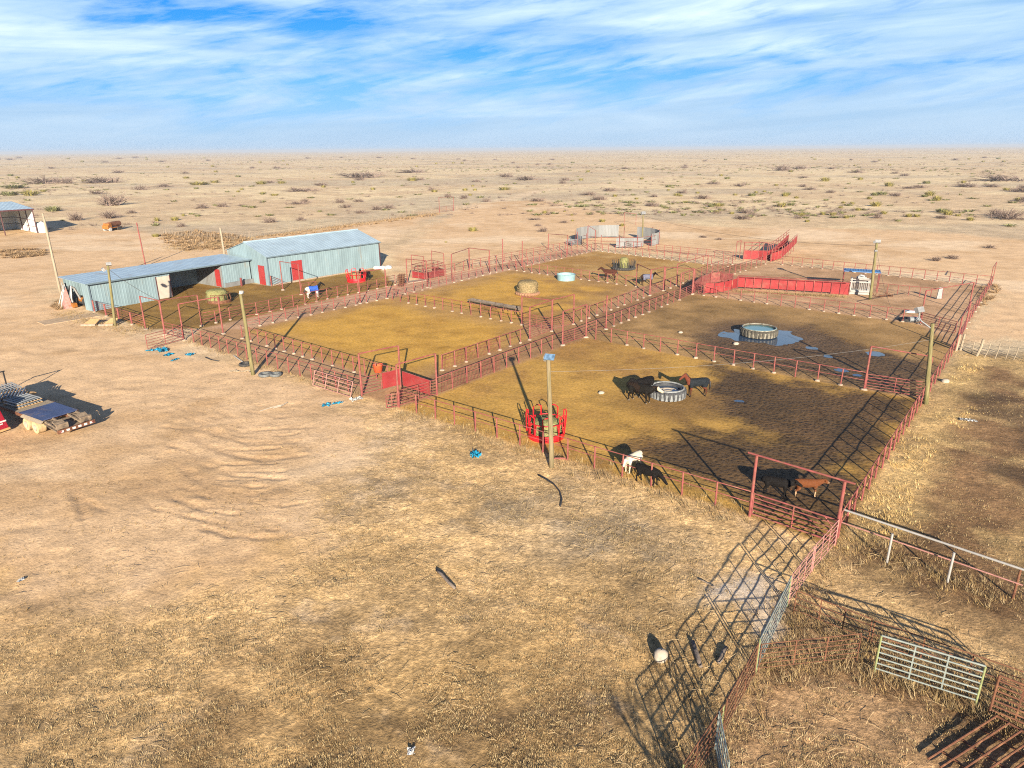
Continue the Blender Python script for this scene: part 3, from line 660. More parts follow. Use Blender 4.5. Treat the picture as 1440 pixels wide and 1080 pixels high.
panel('blue-green panel seen almost end-on at the bottom edge', (1005, 1052), (1019, 1130), 1.5, 6, M_GREEN, .022)
panel('thin rusty tan panel across the top of the small round pen', (1064, 946), (1206, 930), 1.25, 6, M_RUST, .015)
panel('pale green seven-bar gate panel standing at the lower right', (1227, 945), (1374, 992), 1.62, 7, M_GREEN, .03, rails2=M_YELGREEN)
panel('dark rusty panel with rounded corners at the right edge behind the pale green one', (1388, 1003), (1500, 1050), 1.6, 8, M_RUST, .034)
panel('long low rusty panel in the shade behind the tan one', (1114, 862), (1222, 905), 1.1, 4, M_RUST, .02)
panel('rusty panel in the shade continuing behind the pale green gate panel', (1222, 906), (1440, 985), 1.1, 4, M_RUST, .02)
# rusty gate lying flat
t = thing('fallen_gate', 'heavy rusty gate lying flat on the ground in the bottom right corner', 'gate', G(1380, 1060))
o_ = G(1380, 1060); mb = MB(); A = G(1322, 1022)-o_; B = G(1395, 1070)-o_ ; A2 = G(1300, 1080)-o_
d1 = (G(1480, 1035)-G(1390, 1018)); ax = (G(1400, 1013)-G(1300, 1075)).normalized(); ay = (G(1448, 1042)-G(1400, 1013)).normalized(); c0 = G(1400, 1013)-o_
for k in range(8): mb.tube(c0-ax*3.6+ay*.36*k+Vector((0, 0, .16)), c0+ay*.36*k+Vector((0, 0, .2)), .036, n=8)
mb.tube(c0+Vector((0, 0, .19)), c0+ay*2.52+Vector((0, 0, .19)), .04); mb.build('frame', M_RUST, t)
q = MB()
for s in (.9, 1.9, 2.9): q.tube(c0-ax*s+Vector((0, 0, .1)), c0-ax*s+ay*2.52+Vector((0, 0, .1)), .03)
q.build('crossbar', M_RUST, t)
# white pipe fence going right
t = thing('pipe_fence', 'white two-rail pipe fence with one rusty post at the lower right', 'fence', G(1180, 752)); b0 = G(1180, 752)
for a, m_, nm in (((1247, 791), M_WHITE, 'post'), ((1332, 819), M_WHITE, 'post'), ((1424, 842), M_RUST, 'post')): link(nm, post_mesh(1.5, .05, m_), t, G(*a)-b0)
e0 = G(1180, 752)-b0; e1 = G(1432, 846)-b0
for z, r in ((1.5, .05), (.8, .03)):
    mb = MB(); mb.tube(e0+Vector((0, 0, z-.1)), e1+Vector((0, 0, z)), r, n=8); mb.build('rail', M_WHITE if z > 1 else M_PINKPIPE, t)
# loose gate leaning on the outer front fence
t = thing('loose_gate', 'weathered five-bar gate leaning against the front alley fence', 'gate', G(440, 543)); D = G(493, 560)-G(440, 543); lean = Vector((-D.y, D.x, 0)).normalized()*.35
mb = MB(); up = Vector((0, 0, 1))
for k in range(5): z = .1+1.15*k/4; mb.tube(lean*(z/1.3)+up*z, D+lean*(z/1.3)+up*z, .028)
for s in (0, .33, .66, 1): mb.tube(D*s+up*.1, D*s+lean*.96+up*1.25, .03)
mb.build('frame', M_PINKPIPE, t)

# ------------------------------------------------------------------ buildings
def building_barn():
    A = G(380, 402); B = G(534.5, 376); d = (B-A).normalized(); n = Vector((-d.y, d.x, 0)); L = (B-A).length; W = 10.6; H = 4.1; RH = 5.62
    t = thing('barn', 'large blue-grey metal barn with a gabled roof and red doors', 'barn', A); up = Vector((0, 0, 1))
    def P(s, w, z): return d*s+n*w+up*z
    mb = MB(); mb.ribbed(P(0, 0, 0), P(L, 0, 0), P(0, 0, H), P(L, 0, H), .4, .014); mb.build('wall', M_BLUEM, t)
    for s, f in ((0, -1), (L, 1)):
        mb = MB(); mb.ribbed(P(s, 0, 0), P(s, W/2, 0), P(s, 0, H), P(s, W/2, RH), .4, .014, f); mb.ribbed(P(s, W/2, 0), P(s, W, 0), P(s, W/2, RH), P(s, W, H), .4, .014, f); mb.build('wall', M_BLUEM, t)
    mb = MB(); mb.ribbed(P(0, W, 0), P(L, W, 0), P(0, W, H), P(L, W, H), .4, .014, -1); mb.build('wall', M_BLUEM, t)
    e = .25; sl_ = (RH-H)/(W/2)
    mb = MB(); mb.ribbed(P(-e, -e, H-e*sl_+.06), P(L+e, -e, H-e*sl_+.06), P(-e, W/2, RH+.06), P(L+e, W/2, RH+.06), .6, .016)
    mb.ribbed(P(-e, W+e, H-e*sl_+.06), P(L+e, W+e, H-e*sl_+.06), P(-e, W/2, RH+.06), P(L+e, W/2, RH+.06), .6, .016, -1); rf = mb.build('roof', M_ROOF, t)
    mb = MB(); mb.tube(P(-e, W/2, RH+.10), P(L+e, W/2, RH+.10), .09, n=6); mb.build('ridge_cap', M_ROOF, rf)
    mb = MB(); mb.box(P(L/2, -e-.03, H-.10), (L+2*e, .05, .16), math.atan2(d.y, d.x)); mb.build('gutter', M_TRIM, t)
    for s in (-.05, L+.05): mb = MB(); mb.box(P(s, -.05, H/2-.06), (.12, .12, H-.15), math.atan2(d.y, d.x)); mb.build('corner_trim', M_TRIM if s < 0 else M_DARK, t)
    rz = math.atan2(d.y, d.x)
    mb = MB(); mb.box(P(4.55, -.07, 1.55), (1.75, .06, 2.9), rz); dr = mb.build('door', M_DOORR, t)
    q = MB(); q.box(P(4.55, -.16, .12), (1.9, .3, .24), rz); q.build('sill', M_CONC, dr)
    mb = MB(); mb.box(P(-.08, 1.7, 1.35), (.06, 1.5, 2.7), rz); mb.build('door', M_DOORR, t)
    mb = MB(); mb.box(P(L/2, -.02, .07), (L, .16, .16), rz); mb.build('base_slab', M_CONC, t)
building_barn()
def building_lean():
    A = G(131, 438); B = G(354, 397.5); d = (B-A).normalized(); n = Vector((-d.y, d.x, 0)); L = (B-A).length; W = 6.2; H = 3.35; HB = 3.55; up = Vector((0, 0, 1)); rz = math.atan2(d.y, d.x)
    t = thing('long_shed', 'long low blue-grey metal shed with an open bay, joined to the big barn', 'shed', A)
    def P(s, w, z): return d*s+n*w+up*z
    def S(u, v): return (G(u, v)-A).dot(d)
    s1, s2 = S(243, 417.5), S(315, 404.6)
    mb = MB(); mb.ribbed(P(0, 0, 0), P(s1, 0, 0), P(0, 0, H-.05), P(s1, 0, H-.05), .35, .014); mb.build('front_wall', M_BLUEM, t)
    mb = MB(); mb.ribbed(P(s2, 0, 0), P(L, 0, 0), P(s2, 0, H-.05), P(L, 0, H-.05), .35, .014); mb.build('front_wall', M_BLUEM, t)
    mb = MB(); mb.ribbed(P(0, W, 0), P(L, W, 0), P(0, W, HB-.05), P(L, W, HB-.05), .35, .014, -1); mb.build('back_wall', M_BLUEM, t)
    mb = MB(); mb.ribbed(P(s2, 0, 0), P(s2, W, 0), P(s2, 0, H-.05), P(s2, W, HB-.05), .35, .014, -1); bw = mb.build('bay_wall', M_WALLW, t)
    mb = MB(); mb.ribbed(P(s1, 0, 0), P(s1, W, 0), P(s1, 0, H-.05), P(s1, W, HB-.05), .35, .014, 1); mb.build('bay_wall', M_BLUEM, t)
    mb = MB(); mb.box(P(s2-.07, 1.0, 1.3), (.06, 1.1, 2.4), rz); mb.build('door', M_DOORR, bw)
    mb = MB(); mb.ribbed(P(0, 0, 0), P(0, 1.7, 0), P(0, 0, H-.05), P(0, 1.7, H-.02), .35, .014, -1); mb.build('end_wall', M_BLUEM, t)
    mb = MB(); mb.ribbed(P(-.5, -.45, H+.05), P(L+.25, -.45, H+.05), P(-.5, W+.3, HB+.05), P(L+.25, W+.3, HB+.05), .6, .014); mb.build('roof', M_ROOF, t)
    mb = MB(); mb.box(P(L/2-.1, -.47, H-.03), (L+.7, .05, .17), rz); mb.build('gutter', M_TRIM, t)
    mb = MB(); mb.box(P(.02, -.06, H/2-.05), (.14, .1, H-.1), rz); mb.build('corner_trim', M_TRIM, t)
    mb = MB(); mb.box(P(s1-1.0, -.08, 1.45), (1.7, .06, 2.8), rz); dr = mb.build('door', M_DOORW, t)
    q = MB()
    for e in (-.9, .9): q.box(P(s1-1.0+e, -.09, 1.45), (.09, .09, 2.9), rz)
    q.build('frame', M_DARK, dr)
    for s in (2.5, 5.7):
        mb = MB(); mb.tube(P(s2+s*.85, -1.0, -.1), P(s2+s*.85, -1.0, 1.15), .14, n=10); q = mb.build('guard_post', M_REDDK, t)
    mb = MB(); mb.box(P(s2+2.8, -.16, .3), (5.2, .2, .6), rz); mb.build('base_slab', M_WALLW, t)
    # things in the open left end
    e = thing('farm_backhoe', 'orange and grey backhoe parked in the open end of the long shed', 'machine', A+P(.9, 4.2, 0), rz)
    mb = MB(); mb.box((.9, 0, .85), (2.2, 1.3, .5)); mb.box((1.5, 0, 1.35), (1.0, 1.0, .6)); mb.build('body', M_ORANGE, e)
    mb = MB(); mb.path([(-.2, 0, .9), (-.7, 0, 2.4), (-1.0, 0, 2.6)], .13, 6); mb.build('boom', M_STEEL, e)
    mb = MB(); mb.path([(-1.0, 0, 2.6), (-1.25, -.1, 1.2), (-1.2, -.1, .7)], .11, 6); mb.build('dipper_arm', M_STEEL, e)
    mb = MB(); mb.box((-1.15, -.1, .35), (.5, .7, .5)); mb.build('bucket', M_ORANGE, e)
    for sx, r in ((.2, .6), (1.6, .45)):
        for sy in (-.75, .75): mb = MB(); mb.tube((sx, sy-.15, r), (sx, sy+.15, r), r, n=20); mb.build('wheel', M_RUB, e)
    e = thing('tarp_bundle', 'tall grey pipes and tan tarp leaning at the left end of the long shed', 'tarp', A+P(-.9, 5.4, 0), rz)
    mb = MB()
    for k in range(7): mb.tube((random.uniform(-.5, .5), -.5+.2*k, 0), (random.uniform(-.1, .3)+.4, -.3+.12*k, random.uniform(2.3, 3.0)), .06, n=6)
    mb.build('pipes', M_STEEL, e)
    mb = MB(); mb.add([(-.4, -1.1, 0), (.5, -1.3, 0), (.3, -.4, 0), (-.3, .2, 0), (.45, -.65, 2.4), (.5, -.5, 2.5)], [(0, 1, 4), (1, 2, 5, 4), (2, 3, 5), (3, 0, 4, 5)]); mb.build('tarp', M_PINKPIPE, e)
    mb = MB(); c = A+P(-1.3, .8, 0); s = G(95, 447); e = thing('concrete_pad', 'low pale concrete pad before the open end of the long shed', 'slab', s)
    mb.box((.5, -.6, .0), (5.6, 2.6, .12), RAD(50)); mb.build('pad', mat('dusty_tan_concrete', (.40, .29, .19), .9, 0, .2, 1.5, .2), e)
building_lean()
def building_open_shed():
    A = G(53, 327.5); up = Vector((0, 0, 1)); ang = RAD(50); d = Vector((-math.cos(ang), -math.sin(ang), 0)); n = Vector((d.y, -d.x, 0)); L = 26; W = 15.0; H = HT(293.5, A); rz = ang
    if n.y < 0: n = -n
    HB = HT(283.5, A+n*W)
    t = thing('open_shed', 'open-fronted equipment shed with white walls and dark red posts at the left edge', 'shed', A)
    def P(s, w, z): return d*s+n*w+up*z
    mb = MB(); mb.ribbed(P(0, 0, 0), P(0, W, 0), P(0, 0, H-.05), P(0, W, HB-.05), .5, .03, 1); mb.build('end_wall', M_SHEDW, t)
    mb = MB(); mb.ribbed(P(0, W, 0), P(L, W, 0), P(0, W, HB-.05), P(L, W, HB-.05), .5, .03, 1); mb.build('back_wall', M_SHEDW, t)
    mb = MB(); mb.ribbed(P(-.3, -.4, H+.02), P(L, -.4, H+.02), P(-.3, W+.3, HB+.02), P(L, W+.3, HB+.02), .7, .04, -1); mb.build('roof', M_ROOF, t)
    mb = MB(); mb.box(P(L/2, -.42, H-.1), (L+.5, .08, .3), rz); mb.build('fascia', M_DARK, t)
    for s in (.1, 6.5, 13, 19.5): mb = MB(); mb.tube(P(s, -.2, 0), P(s, -.2, H-.1), .12, n=8); mb.build('post', M_DARK, t)
    for w in (5., 10.): mb = MB(); mb.tube(P(.12, w, 0), P(.12, w, H-.2+(HB-H)*w/W), .10, n=6); mb.build('post', M_DARK, t)
    mb = MB()
    for z in (1.4, 2.9): mb.tube(P(.1, 0, z), P(.1, W, z), .05, n=6); mb.tube(P(0, W-.12, z), P(L, W-.12, z), .05, n=6)
    for s in (6.5, 13, 19.5): mb.tube(P(s, W-.12, 0), P(s, W-.12, HB-.1), .09, n=6)
    mb.build('girt', M_DARK, t)
building_open_shed()

# ------------------------------------------------------------------ poles and lamps
def pole(label, b, tp, r=.15, m=M_WOOD, name='light_pole', cat='pole', r2=None):
    B = G(*b); T = top(tp[0], tp[1], B); t = thing(name, label, cat, B); d = T-B; mb = MB()
    k = 6; mb.path([d*(i/k)+Vector((random.gauss(0, .01), 0, 0)) if i else -d.normalized()*.3 for i in range(k+1)], [r-(r-(r2 or r*.72))*i/k for i in range(k+1)], 12)
    mb.build('shaft', m, t, True); return t, d
def flood(parent, p, rz, s=.42, tilt=-.5):
    R = Matrix.Rotation(rz, 3, 'Z')@Matrix.Rotation(tilt, 3, 'X'); mb = MB(); mb.box(p, (s, s*.45, s*.62), R=R); o = mb.build('lamp_head', M_STEEL, parent)
    q = MB(); q.box(Vector(p)+R@Vector((0, s*.24, 0)), (s*.86, .02, s*.5), R=R); q.build('lens', M_LAMP, o)
    return o
t, d = pole('tall bleached leaning pole left of the long shed', (86, 415.5), (60, 300), .17, M_WOODP, 'utility_pole')
t, d = pole('wooden pole with twin floodlights in front of the long shed', (162, 458.6), (151.5, 373), .15, M_WOODG)
flood(t, d+Vector((.12, 0, .12)), .6, .5); flood(t, d+Vector((-.55, 0, -.45)), 2.2, .55)
q = MB(); q.tube(d*.94, d+Vector((-.5, 0, -.42)), .03); q.build('bracket', M_STEEL, t)
t, d = pole('thin red pipe pole standing on the bare ground behind the long shed', (205, 374), (192, 313), .10, M_RED, 'pipe_pole', r2=.09)
t, d = pole('grey wooden pole rising behind the roof of the long shed', (320, 385), (309.5, 320), .19, M_WOODP, 'utility_pole')
t, d = pole('wooden light pole by the three flat tyres at the front alley', (356, 527), (338.5, 413), .17, M_WOODG)
q = MB(); q.tube(d, d+Vector((0, 0, .12)), .16, .05, n=10); q.build('cap', M_LAMP, t); flood(t, d+Vector((.05, .1, .1)), 0, .34)
t, d = pole('wooden pole carrying a flat blue lamp head in front of the red bale feeder', (775.5, 657), (771.5, 506), .155, M_WOOD)
R = Matrix.Rotation(RAD(-18), 3, 'Z')@Matrix.Rotation(RAD(38), 3, 'X'); mb = MB(); mb.box(d+Vector((.05, -.05, .18)), (.58, .40, .07), R=R); o = mb.build('lamp_head', M_SOLAR, t); q = MB(); q.box(d+Vector((-.12, .15, .06)), (.3, .3, .25), R=R); q.build('driver_box', M_STEEL, o)
t, d = pole('slim far light pole standing in front of the corrugated round pen', (903, 347.5), (904.5, 301), .16, M_WOODG); flood(t, d+Vector((0, 0, .15)), .5, .9)
t, d = pole('leaning wooden light pole beside the white squeeze chute', (1223.5, 421), (1233, 342), .19, M_WOODG); flood(t, d+Vector((.1, 0, .2)), -.4, .6); flood(t, d+Vector((-.25, 0, .15)), .8, .5); flood(t, d*.87+Vector((-.1, -.2, 0)), .2, .35)
t, d = pole('tall leaning wooden pole with a curved lamp arm on the right corral fence', (1302, 568), (1311.5, 455), .17, M_WOODG)
q = MB(); q.path([d*.93, d*.97+Vector((-.35, .1, .05)), d+Vector((-.75, .15, .15)), d+Vector((-.95, .2, .45)), d+Vector((-.95, .2, .85))], .045, 8); q.build('lamp_arm', M_GALV, t); flood(t, d+Vector((-1.0, .2, .95)), .4, .62)
def wire(label, a, b, sag=.6, r=.018, m=M_CABLE):
    a, b = Vector(a), Vector(b); mb = MB(); mb.path([a.lerp(b, k/16)-Vector((0, 0, sag*4*(k/16)*(1-k/16))) for k in range(17)], r, 5); o = mb.build('overhead_cable', m); tag(o, label, 'cable')
P2 = G(162, 458.6); P2t = top(151.5, 373, P2); b = G(232, 471); wire('dark cable dropping from the twin-lamp pole to the barn lot frame', P2t-Vector((0, 0, .4)), (b.x, b.y, 3.65), .25, .02)
pa = top(771.5, 506, G(775.5, 657)); pb = top(1311.5, 455, G(1302, 568)); pc = top(1233, 342, G(1223.5, 421))
wire('thin pale cable strung over the near corral above the tyre trough', pa-Vector((0, 0, .7)), pb-Vector((0, 0, 1.2)), .5, .007, M_STEEL)
wire('dark cable from the chute pole back towards the round pen pole', pc-Vector((0, 0, .3)), top(904.5, 301, G(903, 347.5))-Vector((0, 0, .3)), 1.2, .018)
wire('slack guy cable hanging from the chute pole down to the ground', pc-Vector((0, 0, .4)), G(1260, 449), .8, .014)
M_STAKE = mat('grey_stake_wood', (.22, .17, .125), .9, 0, .3, .5, .1)
# ------------------------------------------------------------------ feeders, bales, tanks
def round_feeder(label, c, R, m, up_n=14, tall=1.15, solid=.42, loops=True):
    t = thing('round_feeder', label, 'feeder', c); mb = MB()
    mb.lathe((0, 0, 0), [(R, 0), (R*1.01, solid*.5), (R, solid), (R-.05, solid), (R-.06, 0)], 40, closed=True); mb.build('base_ring', m, t)
    mb = MB()
    for k in range(up_n):
        a = 2*math.pi*k/up_n; p = Vector((R*math.cos(a), R*math.sin(a), 0)); q = p*.93
        mb.tube((p.x, p.y, solid), (q.x*.98, q.y*.98, tall), .035, n=6)
        if loops and k % 2 == 0:
            a2 = 2*math.pi*(k+1)/up_n; p2 = Vector((R*1.06*math.cos(a), R*1.06*math.sin(a), 0)); p3 = Vector((R*1.06*math.cos(a2), R*1.06*math.sin(a2), 0)); hi = tall*1.45
            mb.path([p+Vector((0, 0, solid)), p2+Vector((0, 0, tall)), p2*1.02+Vector((0, 0, hi)), (p2+p3)/2*1.05+Vector((0, 0, hi+.12)), p3*1.02+Vector((0, 0, hi)), p3*1+Vector((0, 0, solid))], .045, 6)
    mb.path([(R*.94*math.cos(2*math.pi*k/30), R*.94*math.sin(2*math.pi*k/30), tall*.98) for k in range(30)], .03, 6, closed=True)
    mb.build('bars', m, t); return t
def bale(label, c, r, h, m, upright=True, rz=0., z0=0.):
    o = MB(); n = 34
    prof = [(0.02, 0), (r*.95, .0), (r, .12), (r*1.03, h*.3), (r*.99, h*.5), (r*1.02, h*.7), (r*.97, h-.2), (r*.84, h-.05), (r*.6, h+.03), (r*.35, h+.06), (.02, h+.06)]
    o.lathe((0, 0, 0), prof, n, wob=lambda t, i: 1+.035*math.sin(5*t+i)+.03*math.sin(11*t+2*i)+random.uniform(-.055, .055))
    for k in range(420):
        a = random.uniform(0, 6.283); z = random.uniform(0, h); rr = r*.98 if z < h-.15 else r*random.uniform(.1, .9); b = Vector((rr*math.cos(a), rr*math.sin(a), z if rr > r*.9 else h)); q = b+Vector((random.gauss(0, .10)+.10*math.cos(a), random.gauss(0, .10)+.10*math.sin(a), random.gauss(.02, .08))); w_ = Vector((random.gauss(0, .02), random.gauss(0, .02), .02)); o.add([b-w_, b+w_, q], [(0, 1, 2)])
    ob = o.build('hay_bale', m, None, True)
    if upright: ob.location = Vector(c)+Vector((0, 0, z0)); ob.rotation_euler = (0, 0, rz)
    else: ob.location = Vector(c)+Vector((0, 0, r+z0)); ob.rotation_euler = (math.pi/2, 0, rz); ob.location += Matrix.Rotation(rz, 3, 'Z')@Vector((0, h/2, 0))
    return tag(ob, label, 'bale')
c = G(768, 613); round_feeder('bright red round feeder holding a green bale in the near corral behind the blue-lamp pole', c, 1.22, M_BRIGHT, 14)
bale('large green round bale inside the near red feeder', c, .92, 1.15, M_HAY, True, .3, .05)
c = G(501.5, 395.5); round_feeder('bright red round feeder beside the big barn', c, 1.35, M_BRIGHT, 14, 1.1, .55)
bale('tan green bale inside the red feeder beside the barn', c, .85, 1.25, M_HAYT, True, 1.3, .05)
c = G(309, 424.5); round_feeder('dark green round feeder in the barn lot in front of the open bay', c, 1.45, M_RUST, 16, 1.1, .38, False)
bale('wide pale green bale in the dark feeder in the barn lot', c+Vector((-.2, -.1, 0)), 1.2, 1.55, M_HAY, True, 2.1, .05)
def tyre_ring(name, label, cat, c, R, h, m, lug=26, group=None, wall=.42, tread=None):
    t = thing(name, label, cat, c, group=group); mb = MB(); k = lug*4
    prof = [(R-wall, .02), (R-.06, .0), (R, .10), (R+.03, h*.5), (R, h-.10), (R-.08, h), (R-wall, h-.03), (R-wall-.04, h-.10), (R-wall-.02, h*.5)]
    mb.lathe((0, 0, 0), prof, k, wob=lambda a, i: 1+(.055 if (int(a/(2*math.pi)*k) % 4) < 2 and i in (2, 3, 4) else 0), closed=True); mb.build('tyre', m, t, False)
    if tread:
        q = MB()
        for i in range(lug):
            a = 2*math.pi*(i+.5)/lug; w_ = 2*math.pi*R/lug*.62; R3 = Matrix.Rotation(a, 3, 'Z')@Matrix.Rotation(.18 if i % 2 else -.05, 3, 'X'); q.box(R3@Vector((R+.01, 0, 0))+Vector((0, 0, h*.40)), (.10, w_, h*.66), R=R3)
        q.path([((R-.13)*math.cos(2*math.pi*i/48), (R-.13)*math.sin(2*math.pi*i/48), h-.01) for i in range(48)], .075, 8, closed=True); q.build('tread', tread, t)
    return t
c = G(742, 414); t = tyre_ring('tyre_feeder', 'dark tyre feeder with a tan bale in the trough pen', 'feeder', c, 1.5, .42, M_RUSTPALE, 24)
bale('tan bale with dark gaps standing on the tyre feeder in the trough pen', c, 1.32, 1.75, M_HAYT, True, .8, .05)
c = G(877, 378.5); t = tyre_ring('tyre_feeder', 'low dark ring feeder with upright spikes in the far horse pen', 'feeder', c, 1.75, .4, M_RUB, 24)
mb = MB()
for k in range(26):
    a = 2*math.pi*k/26
    if -.9 < a < 7: mb.tube((1.7*math.cos(a), 1.7*math.sin(a), .4), (1.8*math.cos(a), 1.8*math.sin(a), 1.35+.1*math.sin(5*a)), .045, n=5)
mb.build('bars', M_RUB, t)
bale('leftover lump of green hay in the spiked ring feeder', c+Vector((.0, 0, 0)), .62, 1.75, M_HAY, True, .2, .03)
c = G(938, 557); t = tyre_ring('tyre_trough', 'whitish grey tractor tyre water trough between the black cattle and the chestnut horse', 'trough', c, 1.34, .74, mat('wet_dark_rubber', (.045, .047, .052), .7, 0, .3, 5, .3), 26, wall=.36, tread=mat('chalky_grey_rubber', (.185, .195, .20), .85, 0, .3, 5, .2, (.10, .10, .10), (.52, .68)))
mb = MB(); mb.disc((0, 0, 0), 1.02, 40, .52); mb.build('water', M_WATER, t)
mb = MB(); mb.path([(.35*math.cos(a), .22*math.sin(a), .55) for a in [2*math.pi*k/20 for k in range(20)]], .028, 6, closed=True); mb.path([(.62*math.cos(a), .40*math.sin(a)-.05, .54) for a in [2*math.pi*k/14 for k in range(10)]], .022, 6); mb.build('float_hose', M_STONE, t)
c = G(1066.5, 471); t = tyre_ring('tyre_tank', 'big tyre-walled water tank with teal water standing in the blue puddle', 'tank', c, 1.74, .78, mat('stained_tank_wall', (.06, .055, .045), .8, 0, .3, 4, .2), 30, wall=.22, tread=mat('dented_buff_rubber', (.20, .185, .15), .85, 0, .35, 4, .2, (.08, .065, .045), (.48, .62)))
mb = MB(); mb.path([(1.62*math.cos(2*math.pi*k/48), 1.62*math.sin(2*math.pi*k/48), .79) for k in range(48)], .055, 8, closed=True); mb.build('rim', M_AQUA, t)
mb = MB(); mb.disc((0, 0, 0), 1.56, 40, .67); mb.build('water', M_TEAL, t)
c = G(796, 393.5); t = thing('stock_tank', 'pale aqua round stock tank by the fence in the trough pen', 'tank', c); mb = MB()
mb.lathe((0, 0, 0), [(1.28, 0), (1.30, .3), (1.34, .78), (1.36, .84), (1.30, .86), (1.26, .78), (1.22, .1), (.02, .1)], 44); mb.build('basin', M_AQUA, t, True)
mb = MB(); mb.disc((0, 0, 0), 1.26, 40, .48); mb.build('water', M_TEAL, t)
# long half-pipe trough
a, b = G(661, 430), G(731, 443); t = thing('feed_trough', 'long rusty half-pipe feed trough along the divider fence', 'trough', a); D = b-a; L = D.length; rz = math.atan2(D.y, D.x); e = D/L; s_ = Vector((-e.y, e.x, 0)); mb = MB(); vs = []; fs = []; n = 12
for i in range(9):
    for r in (.42, .37):
        for k in range(n+1):
            w = math.pi+math.pi*k/n; vs.append(e*L*i/8+s_*r*math.cos(w)+Vector((0, 0, .88+r*math.sin(w)*.8)))
st = 2*(n+1)
for i in range(8):
    for k in range(n): fs += [(i*st+k, i*st+k+1, (i+1)*st+k+1, (i+1)*st+k), (i*st+n+1+k, (i+1)*st+n+1+k, (i+1)*st+n+2+k, i*st+n+2+k)]
    for k in (0, n): fs.append((i*st+k, (i+1)*st+k, (i+1)*st+n+1+k, i*st+n+1+k))
for i in (0, 8): fs += [tuple(i*st+k for k in range(n+1))]
mb.add(vs, fs); mb.build('trough', mat('dull_brown_steel', (.14, .115, .095), .7, .1, .3, 3, .3, (.09, .06, .045), (.5, .66)), t)
for i in range(5):
    mb = MB(); p = e*L*(.04+.23*i)
    for s in (-.36, .36): mb.tube(p+s_*s*1.2, p+s_*s+Vector((0, 0, .85)), .04, n=6)
    mb.tube(p-s_*.38+Vector((0, 0, .45)), p+s_*.38+Vector((0, 0, .45)), .035, n=6); mb.build('leg', M_RUST, t)

# ------------------------------------------------------------------ animals: one remeshed body each
def blob(pts, vox=.028, sm=5):
    """pts: chains of (x, y, z, r[, flatten y]) grown into one continuous surface"""
    bm = bmesh.new()
    for ch in pts:
        for (p, q) in zip(ch[:-1], ch[1:]):
            d = math.dist(p[:3], q[:3]); n = max(2, int(d/(.35*min(p[3], q[3]))))
            for k in range(n+1):
                f = k/n; x, y, z, r = [p[i]+(q[i]-p[i])*f for i in range(4)]
                fy = (p[4] if len(p) > 4 else 1)*(1-f)+(q[4] if len(q) > 4 else 1)*f
                bmesh.ops.create_icosphere(bm, subdivisions=2, radius=1, matrix=Matrix.Translation((x, y, z))@Matrix.Diagonal((r, r*fy, r, 1)))
    me = bpy.data.meshes.new('tmp'); bm.to_mesh(me); bm.free()
    o = bpy.data.objects.new('tmp', me); COL.objects.link(o)
    r = o.modifiers.new('r', 'REMESH'); r.mode = 'VOXEL'; r.voxel_size = vox
    s = o.modifiers.new('s', 'SMOOTH'); s.iterations = sm; s.factor = .5
    dg = bpy.context.evaluated_depsgraph_get(); dg.update(); out = bpy.data.meshes.new_from_object(o.evaluated_get(dg))
    bpy.data.objects.remove(o); bpy.data.meshes.remove(me); smooth_mesh(out); return out
def paint(me, fn):
    at = me.color_attributes.new('Col', 'FLOAT_COLOR', 'POINT'); a = np.ones((len(me.vertices), 4), np.float32)
    for i, v in enumerate(me.vertices): a[i, :3] = fn(v.co)
    at.data.foreach_set('color', a.ravel())
M_COAT = mat('animal_coat', (1, 1, 1), .8, 0, .12, 9, .08, attr='Col')
M_HAIR = mat('black_hair', (.015, .012, .011), .6, 0, .2, 12)
def hide(name, m): return m
def yawp(x, y, z, px, py, yaw):
    c, s = math.cos(yaw), math.sin(yaw); return (px+(x-px)*c-(y-py)*s, py+(x-px)*s+(y-py)*c, z)
